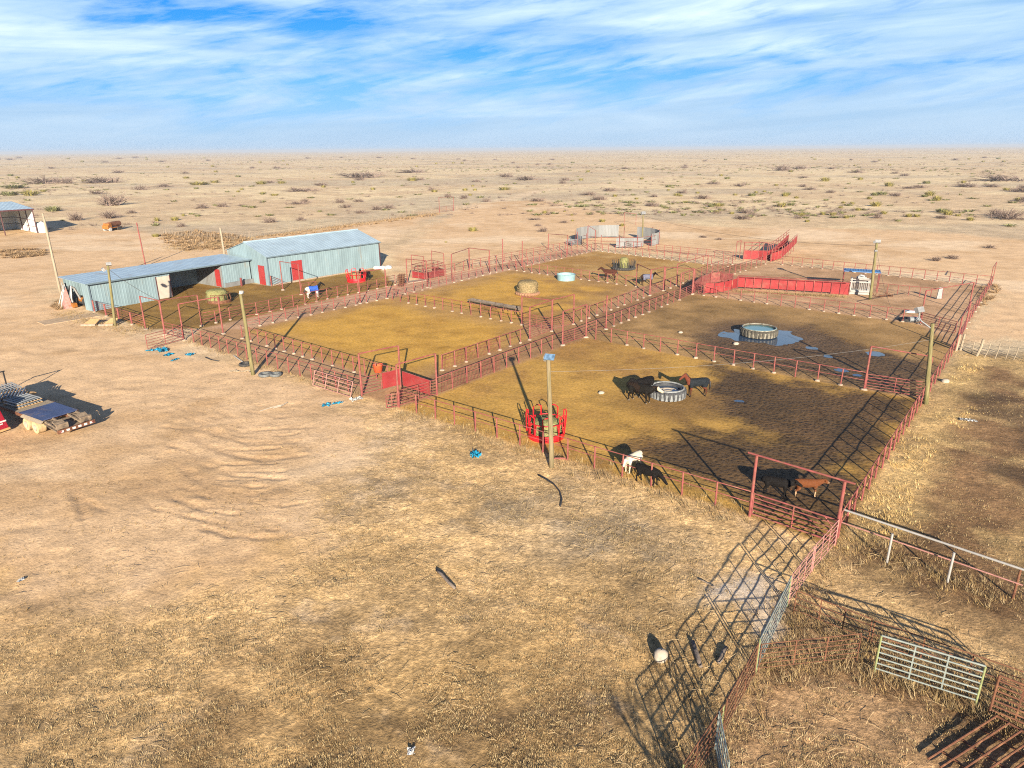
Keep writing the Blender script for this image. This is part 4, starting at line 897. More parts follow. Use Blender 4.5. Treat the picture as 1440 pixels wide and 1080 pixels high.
def horse(label, base, rz, coat, sc=1., neck='up', yaw=0., blanket=None, steps=(0, 0, 0, 0)):
    lv = {'up': [(.62, 0, 1.22, .24, .8), (.88, 0, 1.52, .17, .7), (1.06, 0, 1.78, .125, .7)], 'mid': [(.62, 0, 1.2, .24, .8), (.98, 0, 1.38, .17, .7), (1.25, 0, 1.5, .125, .7)], 'down': [(.62, 0, 1.12, .24, .8), (.98, 0, .92, .16, .7), (1.22, 0, .66, .12, .7)]}[neck]
    hx, hz = lv[-1][0], lv[-1][2]
    hd = {'up': [(hx, 0, hz, .13, .75), (hx+.22, 0, hz-.14, .12, .7), (hx+.44, 0, hz-.32, .08, .8)], 'mid': [(hx, 0, hz, .13, .75), (hx+.22, 0, hz-.12, .12, .7), (hx+.45, 0, hz-.28, .08, .8)], 'down': [(hx, 0, hz, .13, .75), (hx+.15, 0, hz-.24, .12, .7), (hx+.22, 0, hz-.50, .08, .8)]}[neck]
    ey = {'up': (hx-.02, .07, hz+.12), 'mid': (hx-.05, .07, hz+.12), 'down': (hx-.10, .07, hz+.06)}[neck]
    Y = lambda p: yawp(p[0], p[1], p[2], .62, 0, yaw)+tuple(p[3:])
    ch = [[(-.66, 0, 1.16, .29, .86), (-.35, 0, 1.15, .31, .9), (.05, 0, 1.12, .31, .92), (.42, 0, 1.14, .30, .85), (.62, 0, 1.12, .25, .8)], [Y(p) for p in lv], [Y(p) for p in hd]]
    for s in (-1, 1): ch.append([Y((ey[0], ey[1]*s, ey[2], .035)), Y((ey[0]-.02, ey[1]*s*1.2, ey[2]+.11, .02))])
    for i, s in enumerate((-1, 1)):
        o = steps[i]; ch.append([(.52, .15*s, 1.0, .15), (.52+o*.4, .17*s, .76, .10), (.54+o*.8, .17*s, .48, .062), (.52+o, .17*s, .13, .045), (.55+o, .17*s, .04, .062)])
        o = steps[i+2]; ch.append([(-.58, .15*s, 1.04, .22), (-.50+o*.3, .17*s, .78, .145), (-.72+o*.7, .17*s, .52, .066), (-.69+o, .17*s, .13, .046), (-.65+o, .17*s, .04, .065)])
    ch.append([(-.92, 0, 1.28, .06), (-1.02, 0, 1.05, .06)])
    me = blob(ch); paint(me, coat); me.materials.append(M_COAT)
    t = thing('horse', label, 'horse', base, rz); t.scale = (sc,)*3; link('body', me, t)
    mb = MB(); mb.path([(-.93, 0, 1.3), (-1.04, 0, 1.08), (-1.06, .01, .75), (-1.02, 0, .45)], [.05, .085, .08, .02], 8); mb.build('tail', M_HAIR, t, True)
    mb = MB(); pts = [Y((lv[0][0]-.02, 0, lv[0][2]+.22)), Y((lv[1][0]-.12, .03, lv[1][2]+.10)), Y((hx-.08, 0, hz+.10)), Y((hx+.04, 0, hz+.06))]; mb.path(pts, [.03, .06, .055, .02], 8); mb.build('mane', M_HAIR, t, True)
    if blanket:
        m, x0, x1 = blanket; bm = bmesh.new(); bm.from_mesh(me)
        bm.verts.ensure_lookup_table(); bm.normal_update()
        kill = [f for f in bm.faces if not (x0 < f.calc_center_median().x < x1 and f.calc_center_median().z > .80 and abs(f.calc_center_median().y) < .42)]
        bmesh.ops.delete(bm, geom=kill, context='FACES')
        for v in bm.verts: v.co += v.normal*.035
        for v in bm.verts:
            if v.co.z < .92: v.co.y *= 1.06
        b2 = bpy.data.meshes.new('blanket'); bm.to_mesh(b2); bm.free(); smooth_mesh(b2)
        b2.attributes.remove(b2.attributes['Col']) if 'Col' in b2.attributes else None
        b2.materials.clear(); b2.materials.append(m); link('blanket', b2, t)
    return t
def cow(label, base, rz, coat, sc=1., head='mid', yaw=0., name='cow', cat='cow', steps=(0, .06, -.05, .08), slim=1.):
    hz = {'mid': 1.12, 'up': 1.32, 'low': .78, 'down': .45}[head]
    nk = [(.66, 0, 1.02, .26, .8), (.92, 0, (1.02+hz)/2+.02, .20, .75), (1.12, 0, hz+.03, .155, .8)]
    dz = {'mid': -.20, 'up': -.14, 'low': -.26, 'down': -.30}[head]
    Y = lambda p: yawp(p[0], p[1], p[2], .66, 0, yaw)+tuple(p[3:])
    hd = [(1.12, 0, hz+.03, .15, .85), (1.30, 0, hz+dz*.5, .125, .8), (1.48, 0, hz+dz, .095, .95)]
    k = slim
    ch = [[(-.76, 0, 1.02, .27*k, .9), (-.42, 0, .98, .35*k, .88), (0, 0, .95, .37*k, .9), (.38, 0, .98, .35*k, .85), (.66, 0, .98, .28*k, .8)], [Y(p) for p in nk], [Y(p) for p in hd]]
    for s in (-1, 1): ch.append([Y((1.10, .12*s, hz+.08, .045)), Y((1.06, .27*s, hz+.07, .028))])
    for i, s in enumerate((-1, 1)):
        o = steps[i]; ch.append([(.50, .17*s, .80, .15), (.50+o*.4, .18*s, .58, .095), (.53+o*.7, .18*s, .38, .06), (.51+o, .18*s, .10, .048), (.54+o, .18*s, .035, .06)])
        o = steps[i+2]; ch.append([(-.62, .17*s, .90, .20), (-.56+o*.3, .19*s, .64, .125), (-.74+o*.7, .19*s, .44, .064), (-.71+o, .19*s, .10, .05), (-.68+o, .19*s, .035, .062)])
    ch.append([(-.96, 0, 1.14, .05), (-1.05, 0, .95, .03), (-1.05, 0, .55, .025), (-1.04, 0, .42, .045)])
    me = blob(ch, .03); paint(me, coat); me.materials.append(M_COAT)
    t = thing(name, label, cat, base, rz); t.scale = (sc,)*3; link('body', me, t); return t
def hdg(u0, v0, u1, v1): d = G(u1, v1)-G(u0, v0); return math.atan2(d.y, d.x)
BLK = (.007, .006, .006)
def chest(p):
    if p.z < .22: return (.03, .02, .018)
    return (.10, .028, .016) if p.z > .62 else (.065, .022, .014)
horse('chestnut horse in a dark blanket standing beside the tyre trough', G(979, 557), hdg(991, 557, 967, 558.5), chest, 1.0, 'up', .15, (mat('black_navy_horse_blanket', (.008, .011, .015), .85, 0, .2, 5, .2, bump=.3, bscale=5), -.92, .66))
def paintc(p):
    if p.x > .60 and p.z > .9:
        return (.62, .56, .5) if (abs(p.y) < .045 and p.z > 1.2 and p.x > 1.0) else BLK
    if p.x < -.35 or p.z < .45: return (.40, .36, .33)
    return (.50, .46, .42) if p.z < .8 else BLK
horse('piebald horse in a bright blue blanket by the barn lot fence', G(441, 418.5), hdg(430, 419, 453, 416), paintc, 1.03, 'up', -.35, (mat('bright_blue_horse_blanket', (.022, .075, .34), .6, 0, .2, 4, .3, bump=.3, bscale=5), -.55, .60))
horse('black horse feeding behind the red feeder beside the barn', G(513.5, 395), hdg(520, 393, 505, 396), lambda p: BLK, 1.0, 'up', .5)
def bay(p): return (.055, .020, .013) if p.z > .6 else (.02, .012, .01)
horse('dark bay horse standing beyond the fence near the spiked ring feeder', G(857, 394), hdg(869, 394.5, 847, 393), bay, 1.1, 'mid', -.2)
horse('dark brown horse in a grey blanket by the gate of the far horse pen', G(910, 401), hdg(901, 401, 919, 400), lambda p: (.03, .016, .013), 1.05, 'mid', .4, (mat('slate_horse_blanket', (.10, .105, .15), .7, 0, .2, 5, .2), -.70, .62))
def blk_white_face(p):
    if p.x > 1.16 and p.z > .3: return (.40, .34, .25) if abs(p.y) < .30 else BLK
    if p.z < .10: return (.12, .10, .08)
    return (.008, .007, .006) if mnoise.noise(p*2) < .25 else (.016, .010, .007)
cow('black cow with a cream face drinking at the tyre trough', G(900, 565), hdg(889, 562, 911, 567), blk_white_face, 1.12, 'mid', .35)
cow('black cow behind the white-faced one, standing away from the tyre trough', G(904, 556), hdg(912, 553, 895, 558.5), lambda p: BLK if p.z > .12 else (.08, .07, .06), 1.1, 'up', -.2)
def cream(p): return (.47, .41, .32) if p.z > .5 else (.42, .34, .26)
cow('cream white calf looking out through the near corral fence', G(889, 661), hdg(898, 656.5, 880, 666), cream, .84, 'mid', .35, 'calf', 'calf', slim=.92)
cow('black calf close behind the front fence next to the cream calf', G(911, 680), hdg(899, 676, 923, 684), lambda p: BLK, .84, 'low', -.2, 'calf', 'calf')
def browncalf(p):
    if p.z < .42: return (.34, .23, .14)
    if p.z < .74 and abs(p.x) < .6: return (.14, .06, .03)
    return (.105, .036, .014) if p.x < 1.32 else (.14, .08, .045)
cow('brown calf with pale legs standing behind the closed six-bar gate', G(1133, 697), hdg(1121, 697, 1145, 697.5), browncalf, .80, 'mid', .1, 'calf', 'calf', slim=.9)
cow('black calf in the mud to the left of the brown calf', G(1091, 696), hdg(1080, 693.5, 1104, 698), lambda p: BLK, .82, 'mid', .2, 'calf', 'calf')

# ------------------------------------------------------------------ trailer and red vehicle
def trailer():
    z = .95; R0 = G(58, 592, z); R1 = G(109, 576.5, z); F0 = G(22, 582, z)
    o = Vector((R0.x, R0.y, 0)); ex = (R1-R0); Wd = ex.length; ex.normalize(); ey = Vector((ex.y, -ex.x, 0))
    if (F0-R0).dot(ey) < 0: ey = -ey
    Wd = min(max(Wd, 2.3), 2.9)
    t = thing('flatbed_trailer', 'long flatbed trailer with a blue steel rear deck and muddy loading ramps', 'trailer', o)
    t.rotation_euler = (0, 0, math.atan2(ex.y, ex.x))         # local x across, local y forward
    L = 9.5; Lb = 3.0
    mb = MB(); mb.box((Wd/2, Lb/2, z), (Wd, Lb, .07)); mb.build('steel_deck', M_BLUE, t)
    mb = MB()
    for k in range(9): mb.box((Wd*(k+.5)/9, (Lb+L)/2, z-.01), (Wd/9-.02, L-Lb-.02, .06))
    mb.build('plank_deck', M_WOODP, t)
    mb = MB()
    for s in (.0, Wd): mb.box((s, L/2, z-.10), (.10, L, .22))
    for k in range(8): mb.box((Wd/2, .4+k*1.25, z-.16), (Wd, .08, .14))
    for s in (.5, Wd-.5): mb.box((s, L/2, z-.3), (.12, L, .25))
    mb.build('chassis', M_RUST, t)
    dk = mat('dirty_ramp_steel', (.20, .15, .105), .8, .1, .3, 4, .3, (.07, .055, .045), (.5, .62))
    # beaver tail with two stand-up ramps
    for s in (.42, Wd-.42):
        mb = MB()
        for q in (-.28, .28): mb.slab((s+q-.05, -.05, z-.05), (s+q+.05, -.05, z-.05), (s+q+.05, -1.75, .62), (s+q-.05, -1.75, .62), .12)
        for k in range(7): y = -.2-.24*k; mb.box((s, y, z-.06-.19*k*.24/.24*.9*.24/.24*.27), (.60, .07, .07))
        mb.box((s, -1.75, .82), (.72, .16, .34)); mb.box((s, -1.40, .95), (.62, .5, .09), R=Matrix.Rotation(.5, 3, 'X')); mb.build('ramp', dk, t)
    mb = MB(); mb.slab((.05, -.1, z-.25), (Wd-.05, -.1, z-.25), (Wd-.05, -1.7, .45), (.05, -1.7, .45), .06); mb.build('tail_deck', dk, t)
    mb = MB(); mb.box((Wd/2, -1.95, .52), (Wd+.06, .10, .24)); bmp = mb.build('rear_bumper', M_RUST, t)
    mb = MB()
    for k in range(6): mb.box((Wd/2-.95+.38*k, -2.005, .52), (.20, .015, .14))
    mb.build('reflector', M_WBAG, bmp)
    for q in (.15, Wd-.15): mb = MB(); mb.box((q, -2.01, .53), (.12, .02, .1)); mb.build('tail_light', M_REDDK, bmp)
    hub = mat('muddy_wheel', (.42, .30, .17), .9, 0, .25, 4, .2)
    for y in (.55, 1.75):
        for s in (.02, Wd-.02):
            mb = MB(); mb.tube((s-.24, y, .42), (s+.24, y, .42), .42, n=24); w = mb.build('wheel', hub, t)
            q = MB(); e = -.25 if s < 1 else .25; q.tube((s+e*.9, y, .42), (s+e*1.15, y, .42), .22, n=16); q.build('rim', M_STONE, w)
    mb = MB(); mb.slab((.0, -.3, z+.02), (.0, 2.4, z+.02), (-.22, 2.4, z-.12), (-.22, -.3, z-.12), .03); mb.build('mudguard', M_WOODP, t)
    mb = MB()
    for q in (.1, Wd-.1): mb.box((q, L+.2, 1.6), (.08, .08, 1.3))
    mb.box((Wd/2, L+.2, 2.25), (Wd, .08, .08)); mb.build('headboard', M_BLACK, t)
    M4 = t.matrix_basis.copy() if False else Matrix.Translation(o)@Matrix.Rotation(math.atan2(ex.y, ex.x), 4, 'Z')
    def bundle(label, x, y, rz, n, ln, zz, m=M_GALV):
        p = M4@Vector((x, y, zz)); b = thing('pipe_bundle', label, 'pipe bundle', p, math.atan2(ex.y, ex.x)+rz, 'pipe bundles on the trailer'); mb = MB()
        for lv in range(2):
            for k in range(n): mb.tube((-ln/2, (k-n/2)*.21, .14+.22*lv), (ln/2, (k-n/2)*.21, .14+.22*lv), .055, n=8)
        mb.build('pipes', m, b)
        q = MB()
        for s in (-.42, .42): q.box((ln*s, -.1, .04), (.09, n*.22, .07)); q.box((ln*s, -.1, .25), (.09, n*.22, .05))
        q.build('timber', M_TAN, b)
    bundle('nearest bundle of silvery pipes on timber at the middle of the trailer deck', .95, 4.6, 1.62, 8, 1.9, z+.04)
    bundle('second bundle of bluish pipes stacked higher up the trailer deck', 1.15, 6.7, 1.0, 8, 1.9, z+.04)
    bundle('farthest bundle of pale pipes near the front of the trailer', 1.55, 8.5, 1.5, 8, 1.8, z+.04)
    p = M4@Vector((2.15, 6.3, z+.04)); b = thing('timber_stack', 'small stack of pale yellow timber on the trailer deck edge', 'timber', p, math.atan2(ex.y, ex.x)+.2); mb = MB()
    for k in range(5): mb.box((random.uniform(-.04, .04), (k-2)*.16, .08), (.7, .13, .14))
    mb.build('boards', M_TAN, b)
    return t
trailer()
# crimson vehicle, only its rear side reaches into the picture
c = G(13.5, 606); t = thing('box_truck', 'crimson truck body with white lettering cut off by the left edge', 'truck', c); dv = hdg(-60, 632, 13.5, 606); t.rotation_euler = (0, 0, dv)
mb = MB(); mb.slab((-5, 0, .25), (0, 0, .25), (-.42, 0, 2.35), (-5, 0, 2.35), .06); mb.slab((0, 0, .25), (0, 2.2, .25), (-.42, 2.2, 2.35), (-.42, 0, 2.35), .06)
mb.slab((-5, 0, 2.33), (-.42, 0, 2.33), (-.42, 2.2, 2.33), (-5, 2.2, 2.33), .06); mb.slab((-5, 2.2, .25), (0, 2.2, .25), (-.42, 2.2, 2.35), (-5, 2.2, 2.35), .06); mb.build('body', M_TRUCKRED, t)
mb = MB(); mb.box((-2.5, -.02, .22), (5.1, .14, .14)); mb.build('sill', M_TAN, t)
mb = MB()
mb.box((-.72, -.045, 1.92), (.52, .02, .14)); mb.box((-.52, -.045, 1.72), (.14, .02, .5)); mb.box((-.62, -.045, .82), (1.1, .02, .10)); mb.box((-.62, -.045, .66), (.6, .02, .08)); mb.box((-.80, -.045, .5), (.12, .02, .26)); mb.build('lettering', M_WBAG, t)
for x in (-3.9, -1.6): mb = MB(); mb.tube((x, .25, .42), (x, -.02, .42), .42, n=20); mb.build('wheel', M_RUB, t)

# ------------------------------------------------------------------ round pen of white sheets, chute, squeeze
def round_pen():
    c = G(868, 341); R = 8.3; t = thing('round_pen', 'round pen of tall white corrugated sheets with gaps', 'pen', c); up = Vector((0, 0, 1))
    def P(a, z=0., r=R): return Vector((r*math.cos(a), r*math.sin(a), z))
    aa = [RAD(20), RAD(160)]
    def arc(a0, a1, h0, h1, n, m, nm='sheet'):
        for k in range(n):
            x, y = a0+(a1-a0)*k/n, a0+(a1-a0)*(k+1)/n; mb = MB(); mb.ribbed(P(x, h0), P(y, h0), P(x, h1), P(y, h1), .3, .03); mb.build(nm, m, t)
    arc(RAD(80), RAD(168), .2, 2.6, 8, M_WALLW); arc(RAD(-48), RAD(52), .1, 2.4, 8, M_WALLW); arc(RAD(172), RAD(205), .1, 1.7, 2, M_GALV); arc(RAD(-100), RAD(-62), .2, 1.9, 3, M_WALLW)
    for a in range(0, 360, 24): mb = MB(); mb.tube(P(RAD(a), 0, R+.12), P(RAD(a), 2.4 if 40 < a < 340 else 2.6, R+.12), .06, n=6); mb.build('post', M_REDDK, t)
    mb = MB(); mb.path([P(RAD(a), 1.95, R+.1) for a in range(-150, -35, 8)], .04, 6); mb.path([P(RAD(a), 1.2, R+.1) for a in range(-150, -35, 8)], .03, 6); mb.build('rail', M_REDDK, t)
round_pen()
def loading_chute():
    a, b = G(1035, 366), G(1120, 346); base = G(1045, 368); t = thing('loading_chute', 'red sheet-sided loading chute with a rising ramp behind the corrals', 'chute', base); up = Vector((0, 0, 1))
    W = lambda u, v: G(u, v)-base
    path = [W(1046, 366.5), W(1066, 367), W(1084, 368), W(1098, 366), W(1108, 360), W(1119, 351)]
    hs = [0, 0, 0, .35, .8, 1.25]; dep = Vector((0, 0, 0))
    mb = MB()
    for i in range(5):
        p, q = path[i], path[i+1]; n = (q-p).cross(up).normalized()
        if i >= 2: mb.slab(p+up*(.05+hs[i]), q+up*(.05+hs[i+1]), q+up*(1.35+hs[i+1]), p+up*(1.35+hs[i]), .03)
    mb.build('near_side', M_REDSH, t)
    mb = MB(); back = []
    for i in range(6):
        p = path[i]; q = path[min(i+1, 5)]; r = path[max(i-1, 0)]; n = up.cross(q-r).normalized()*1.5; back.append(p+(n if n.y > 0 else -n) if i < 3 else p+n)
    for i in range(5): mb.slab(back[i]+up*(.05+hs[i]), back[i+1]+up*(.05+hs[i+1]), back[i+1]+up*(1.5+hs[i+1]), back[i]+up*(1.5+hs[i]), .03)
    mb.build('far_side', M_REDSH, t)
    mb = MB()
    for i in range(2, 5): mb.slab(path[i]+up*hs[i], path[i+1]+up*hs[i+1], back[i+1]+up*hs[i+1], back[i]+up*hs[i], .06)
    mb.build('ramp_floor', M_RUST, t)
    for row, off, hh in ((path, 0, 2.15), (back, 0, 2.9)):
        for i in range(5):
            for f in ((0, .5) if i < 2 else (0, .33, .66)):
                p = row[i].lerp(row[i+1], f); h = hs[i]+(hs[i+1]-hs[i])*f
                if row is path and i < 2: continue
                mb = MB(); mb.tube(p, p+up*(hh+h*.6), .055, n=6); mb.build('post', M_RED, t)
        for z in ((hh-.05, hh-.55, 1.6) if row is back else (hh-.05, 1.6)):
            mb = MB(); mb.path([row[i]+up*(z+hs[i]*.6) for i in range(0 if row is back else 2, 6)], .04, 6); mb.build('rail', M_RED, t)
    fa, fb = W(1034, 366), W(1045, 367)
    for p in (fa, fb, fa+Vector((1.2, 1.6, 0))): mb = MB(); mb.tube(p, p+up*3.1, .06, n=6); mb.build('post', M_RED, t)
    mb = MB(); mb.tube(fa+up*3.1, fa+Vector((1.2, 1.6, 3.1)), .04); mb.tube(fa+up*3.05, back[2]+up*3.0, .04); mb.build('crossbar', M_RED, t)
loading_chute()
def cattle_chute():
    A = G(1036, 405.5); B = G(1193, 415); t = thing('cattle_chute', 'long low red sheeted cattle chute leading to the white squeeze', 'chute', A); D = B-A; up = Vector((0, 0, 1)); n = Vector((-D.y, D.x, 0)).normalized(); k = 13
    for i in range(k):
        p = D*(i/k)+D.normalized()*.03; q = D*((i+1)/k)-D.normalized()*.03; lo = .22 if i < k-2 else .05
        mb = MB(); mb.slab(p+up*lo, q+up*lo, q+up*1.42, p+up*1.42, .02); mb.build('side_panel', M_REDSH, t)
    for i in range(k+1): mb = MB(); mb.tube(D*(i/k)-n*.07-up*.05, D*(i/k)-n*.07+up*1.62, .045, n=6); mb.build('post', M_REDDK, t)
    mb = MB(); mb.slab(n*.85+up*.2, D+n*.85+up*.2, D+n*.85+up*1.42, n*.85+up*1.42, .02); mb.build('far_panel', M_REDSH, t)
    for o in (-.07, .92): mb = MB(); mb.tube(n*o+up*1.62, D+n*o+up*1.62, .035); mb.build('rail', M_REDDK, t)
    # curved sheeted tub at its mouth
    t = thing('crowding_pen', 'curved pinkish red sheeted crowding pen at the mouth of the cattle chute', 'pen', G(1005, 410)); b = G(1005, 410)
    near = [G(*p)-b for p in ((990, 413.5), (1003, 413.5), (1017, 411.5), (1028, 408.5), (1036, 405.5))]
    far = [G(*p)-b for p in ((975, 413.5), (985, 405), (998, 399.5), (1012, 398), (1029, 400.5))]
    for pts, m, h in ((near, M_REDSH, 1.4), (far, M_RED, 1.5)):
        for p, q in zip(pts[:-1], pts[1:]): mb = MB(); mb.slab(p+up*.15, q+up*.15, q+up*h, p+up*h, .02); mb.build('side_panel', m, t)
        for p in pts: mb = MB(); mb.tube(p+Vector((.05, -.08, -.05)), p+Vector((.05, -.08, 1.6)), .05, n=6); mb.build('post', M_REDDK, t)
        mb = MB(); mb.path([p+up*1.58 for p in pts], .035, 6); mb.build('rail', M_RED, t)
    p, q = G(981, 414.3)-b, G(989.5, 414)-b; leaf(t, p, q, 1.5, 5)
cattle_chute()
def squeeze():
    c = G(1209, 414.5); t = thing('squeeze_chute', 'white barred cattle squeeze chute with rounded base, at the end of the red chute', 'squeeze', c); d = G(1224, 415.5)-G(1194, 413.8); L = d.length; t.rotation_euler = (0, 0, math.atan2(d.y, d.x))
    for y in (0, .9):
        mb = MB(); mb.box((0, y, .32), (L*.95, .10, .55)); mb.tube((-L*.47, y-.03, .42), (L*.47, y-.03, .42), .14, n=10); mb.build('side_plate', M_WHITE, t)
        mb = MB()
        for k in range(11): x = -L*.40+L*.8*k/10; mb.tube((x, y, .6), (x, y, 1.55), .035, n=6)
        mb.build('bars', M_WHITE, t)
        mb = MB(); mb.box((0, y, 1.62), (L, .09, .14)); mb.box((0, y, 1.95), (L, .07, .10)); mb.build('rail', M_WHITE, t)
    for x in (-L*.47, L*.47): mb = MB(); mb.box((x, -.02, 1.0), (.14, .14, 2.0)); mb.box((x, .92, 1.0), (.14, .14, 2.0)); mb.box((x, .45, 2.03), (.14, 1.0, .12)); mb.build('end_frame', M_WHITE, t)
    mb = MB(); mb.box((0, .45, 2.15), (1.0, .5, .25)); mb.path([(-.6, .4, 2.1), (-.2, .4, 2.45), (.3, .4, 2.3)], .12, 8); mb.build('machinery', M_STEEL, t)
    c = G(1208, 411); t = thing('shade_roof', 'long blue sheet roof on thin posts over the squeeze chute', 'roof', c); d = G(1231, 413)-G(1179, 409.5); L = d.length; t.rotation_euler = (0, 0, math.atan2(d.y, d.x)); h = 2.75
    mb = MB(); mb.ribbed((-L/2, -.25, h-.05), (L/2, -.25, h-.05), (-L/2, 1.9, h-.02), (L/2, 1.9, h-.02), .3, .03); mb.box((0, -.27, h-.05), (L, .05, .10)); mb.build('sheet', M_BLUEROOF, t)
    for x in (-L/2+.1, L/2-.1):
        for y in (0, 1.7): mb = MB(); mb.tube((x, y, 0), (x, y, h), .05, n=6); mb.build('post', M_REDDK, t)
squeeze()
# pipe stall in the left alley
def stall():
    b = G(600, 392); t = thing('pipe_stall', 'small red pipe stall with a low red sheeted side in the left alley', 'stall', b); up = Vector((0, 0, 1))
    c = [G(*p)-b for p in ((580, 391), (597, 393.5), (625, 388.5), (608, 384))]
    for i in range(4):
        p, q = c[i], c[(i+1) % 4]
        for z in (.5, 1.0, 1.5, 2.0): mb = MB(); mb.tube(p+up*z, q+up*z, .04, n=6); mb.build('rail', M_REDDK if i > 1 else M_RED, t)
        for f in (0, .5): mb = MB(); r = p.lerp(q, f); mb.tube(r, r+up*(2.1 if f else 3.4), .06, n=6); mb.build('post', M_RED, t)
        if i in (0, 1, 2): mb = MB(); off = Vector((.0, .06, 0)); mb.slab(p+off+up*.1, q+off+up*.1, q+off+up*.95, p+off+up*.95, .02); mb.build('side_panel', M_REDSH if i == 0 else M_REDDK, t)
    for i in (0, 2): mb = MB(); mb.tube(c[i]+up*3.4, c[(i+1) % 4]+up*3.4, .045); mb.build('crossbar', M_RED, t)
    t = thing('hay_sheet', 'pale concrete slab at the foot of the small pipe stall', 'slab', G(584, 396)); mb = MB(); mb.box((0, 0, .03), (3.2, 1.3, .14), RAD(40)); mb.build('slab', M_CONC, t)
stall()
b = G(536, 378); t = thing('wrapped_pile', 'heap of white wrapped sacks beside the right end of the big barn', 'sacks', b)
for k in range(5):
    mb = MB(); mb.lathe((random.uniform(-1, 1.2), random.uniform(-.6, .6), 0), [(.5, 0), (.55, .2), (.38, .42), (.02, .48)], 14, wob=lambda a, i: 1+.15*math.sin(3*a+k)); mb.build('sack', M_WBAG, t, True)
mb = MB(); b = G(569, 402); t = thing('panel_stack', 'stack of dark leaning pipe panels near the corner of the barn lot', 'panels', b)
for k in range(4):
    for z in (.3, .6, .9, 1.2, 1.5): mb.tube((-.9+.22*k, -1.0, z), (-.6+.25*k, 1.1, z), .035, n=5)
    for y in (-1.0, 0, 1.0): mb.tube((-.8+.23*k, y, 0), (-.76+.23*k, y, 1.6), .04, n=5)
mb.build('rails', M_RUST, t)
t = thing('metal_panel_pile', 'heap of bent galvanised sheets outside the round pen', 'sheets', G(806, 344)); mb = MB()
for k in range(5):
    x, y = random.uniform(-1, 1), random.uniform(-1.4, 1.4); a = random.uniform(0, 3); u_ = Vector((math.cos(a), math.sin(a), 0))*1.2; v_ = Vector((-math.sin(a)*.5, math.cos(a)*.5, random.uniform(.5, 1.4))); p = Vector((x, y, .05))
    mb.slab(p-u_, p+u_, p+u_+v_, p-u_+v_, .02)
mb.build('sheets', M_GALV, t)

# ------------------------------------------------------------------ distant stake fence, wooden corner, vehicles far left
def stake_fence(label, pts, step, hs=(1.0, 1.8)):
    pts = [G(*p) for p in pts]; t = thing('stake_fence', label, 'fence', pts[0]); o = pts[0]; mb = MB(); allp = []
    for a, b in zip(pts[:-1], pts[1:]):
        n = int((b-a).length/step)
        for k in range(n): allp.append(a.lerp(b, (k+random.uniform(-.3, .3))/n)-o)
    for p in allp:
        h = random.uniform(*hs); mb.tube(p-Vector((0, 0, .1)), p+Vector((random.gauss(0, .09), random.gauss(0, .09), h)), .055, .03, n=5)
    s = mb.build('stakes', M_STAKE, t); s['kind'] = 'stuff'
    mb = MB(); 
    for z in (.5, .95, 1.35):
        mb.path([p-o+Vector((0, 0, z)) for p in pts], .012, 4)
    mb.build('wire', M_CABLE, t)
    return t
stake_fence('long uneven fence of pale wooden stakes stretching away behind the barn', [(225, 329), (262, 334), (330, 336.5), (420, 325), (500, 315), (617, 299)], .42)
stake_fence('short run of pale wooden stakes right of the distant field gateway', [(639, 296.5), (672, 290)], .5)
b = G(1346, 494); t = thing('corner_brace', 'bleached wooden corner posts wired together outside the right corral fence', 'post', b)
for (u0, v0, u1, v1, r) in ((1344, 493, 1348, 472, .13), (1350, 492.5, 1353, 470, .11)):
    p = G(u0, v0)-b; mb = MB(); mb.tube(p-Vector((0, 0, .2)), p+Vector((.12, 0, 1.55)), r, r*.85, n=10); mb.build('post', M_WOODP, t)
b = G(1364, 499); t = thing('wire_fence', 'barbed wire fence on crooked pale stakes at the right edge', 'fence', b)
pts = [(1366, 497.5, 1.1, .05, .04), (1373, 500.5, 1.55, .32, .11), (1384, 502.5, 1.35, .3, .04), (1399, 504, 1.45, .18, .045), (1414, 505, 1.3, .1, .03), (1425, 506, 1.1, .2, .035), (1441, 509, 1.3, .1, .04), (1456, 511, 1.3, .0, .04)]
for u, v, h, ln, r in pts:
    p = G(u, v)-b; mb = MB(); mb.path([p-Vector((0, 0, .1)), p+Vector((ln*.75, 0, h*.5)), p+Vector((ln, 0, h))], r, 7); mb.build('stake', M_WOODP, t)
mb = MB()
for z in (.4, .75, 1.1): mb.path([G(1350, 493)-b+Vector((0, 0, z))]+[G(u, v)-b+Vector((ln*z/h, 0, z)) for u, v, h, ln, r in pts], .012, 4)
mb.build('wire', M_CABLE, t)
# old orange truck
c = G(159, 324); t = thing('old_truck', 'old orange tank truck rusting at the edge of the far field', 'truck', c); t.rotation_euler = (0, 0, hdg(147, 325, 173, 321)+math.pi); t.scale = (.85, .85, .85)
mb = MB(); mb.box((2.0, 0, 1.15), (1.5, 1.9, 1.0)); mb.box((1.75, 0, 1.85), (1.0, 1.8, .6)); mb.build('cab', M_ORANGE, t)
mb = MB(); mb.tube((-2.9, 0, 1.75), (1.0, 0, 1.75), .72, n=18); mb.build('tank', M_RUST, t)
mb = MB(); mb.box((-.9, 0, .85), (4.4, 1.6, .25)); mb.build('chassis', M_ORANGE, t)
for x in (2.0, -1.3, -2.2):
    for y in (-.85, .85): mb = MB(); mb.tube((x, y-.14, .5), (x, y+.14, .5), .5, n=16); mb.build('wheel', M_RUB if x < 2 else M_WBAG, t)
c = G(61.5, 327); t = thing('white_tank', 'white upright plastic tank beside the open shed', 'tank', c); mb = MB(); mb.lathe((0, 0, 0), [(.95, 0), (1.0, .1), (1.0, 1.9), (.85, 2.2), (.3, 2.45), (.02, 2.5)], 24); mb.build('drum', M_WBAG, t, True)
mb = MB(); mb.tube((0, 0, 2.45), (0, 0, 2.65), .28, n=14); mb.build('lid', M_STEEL, t)

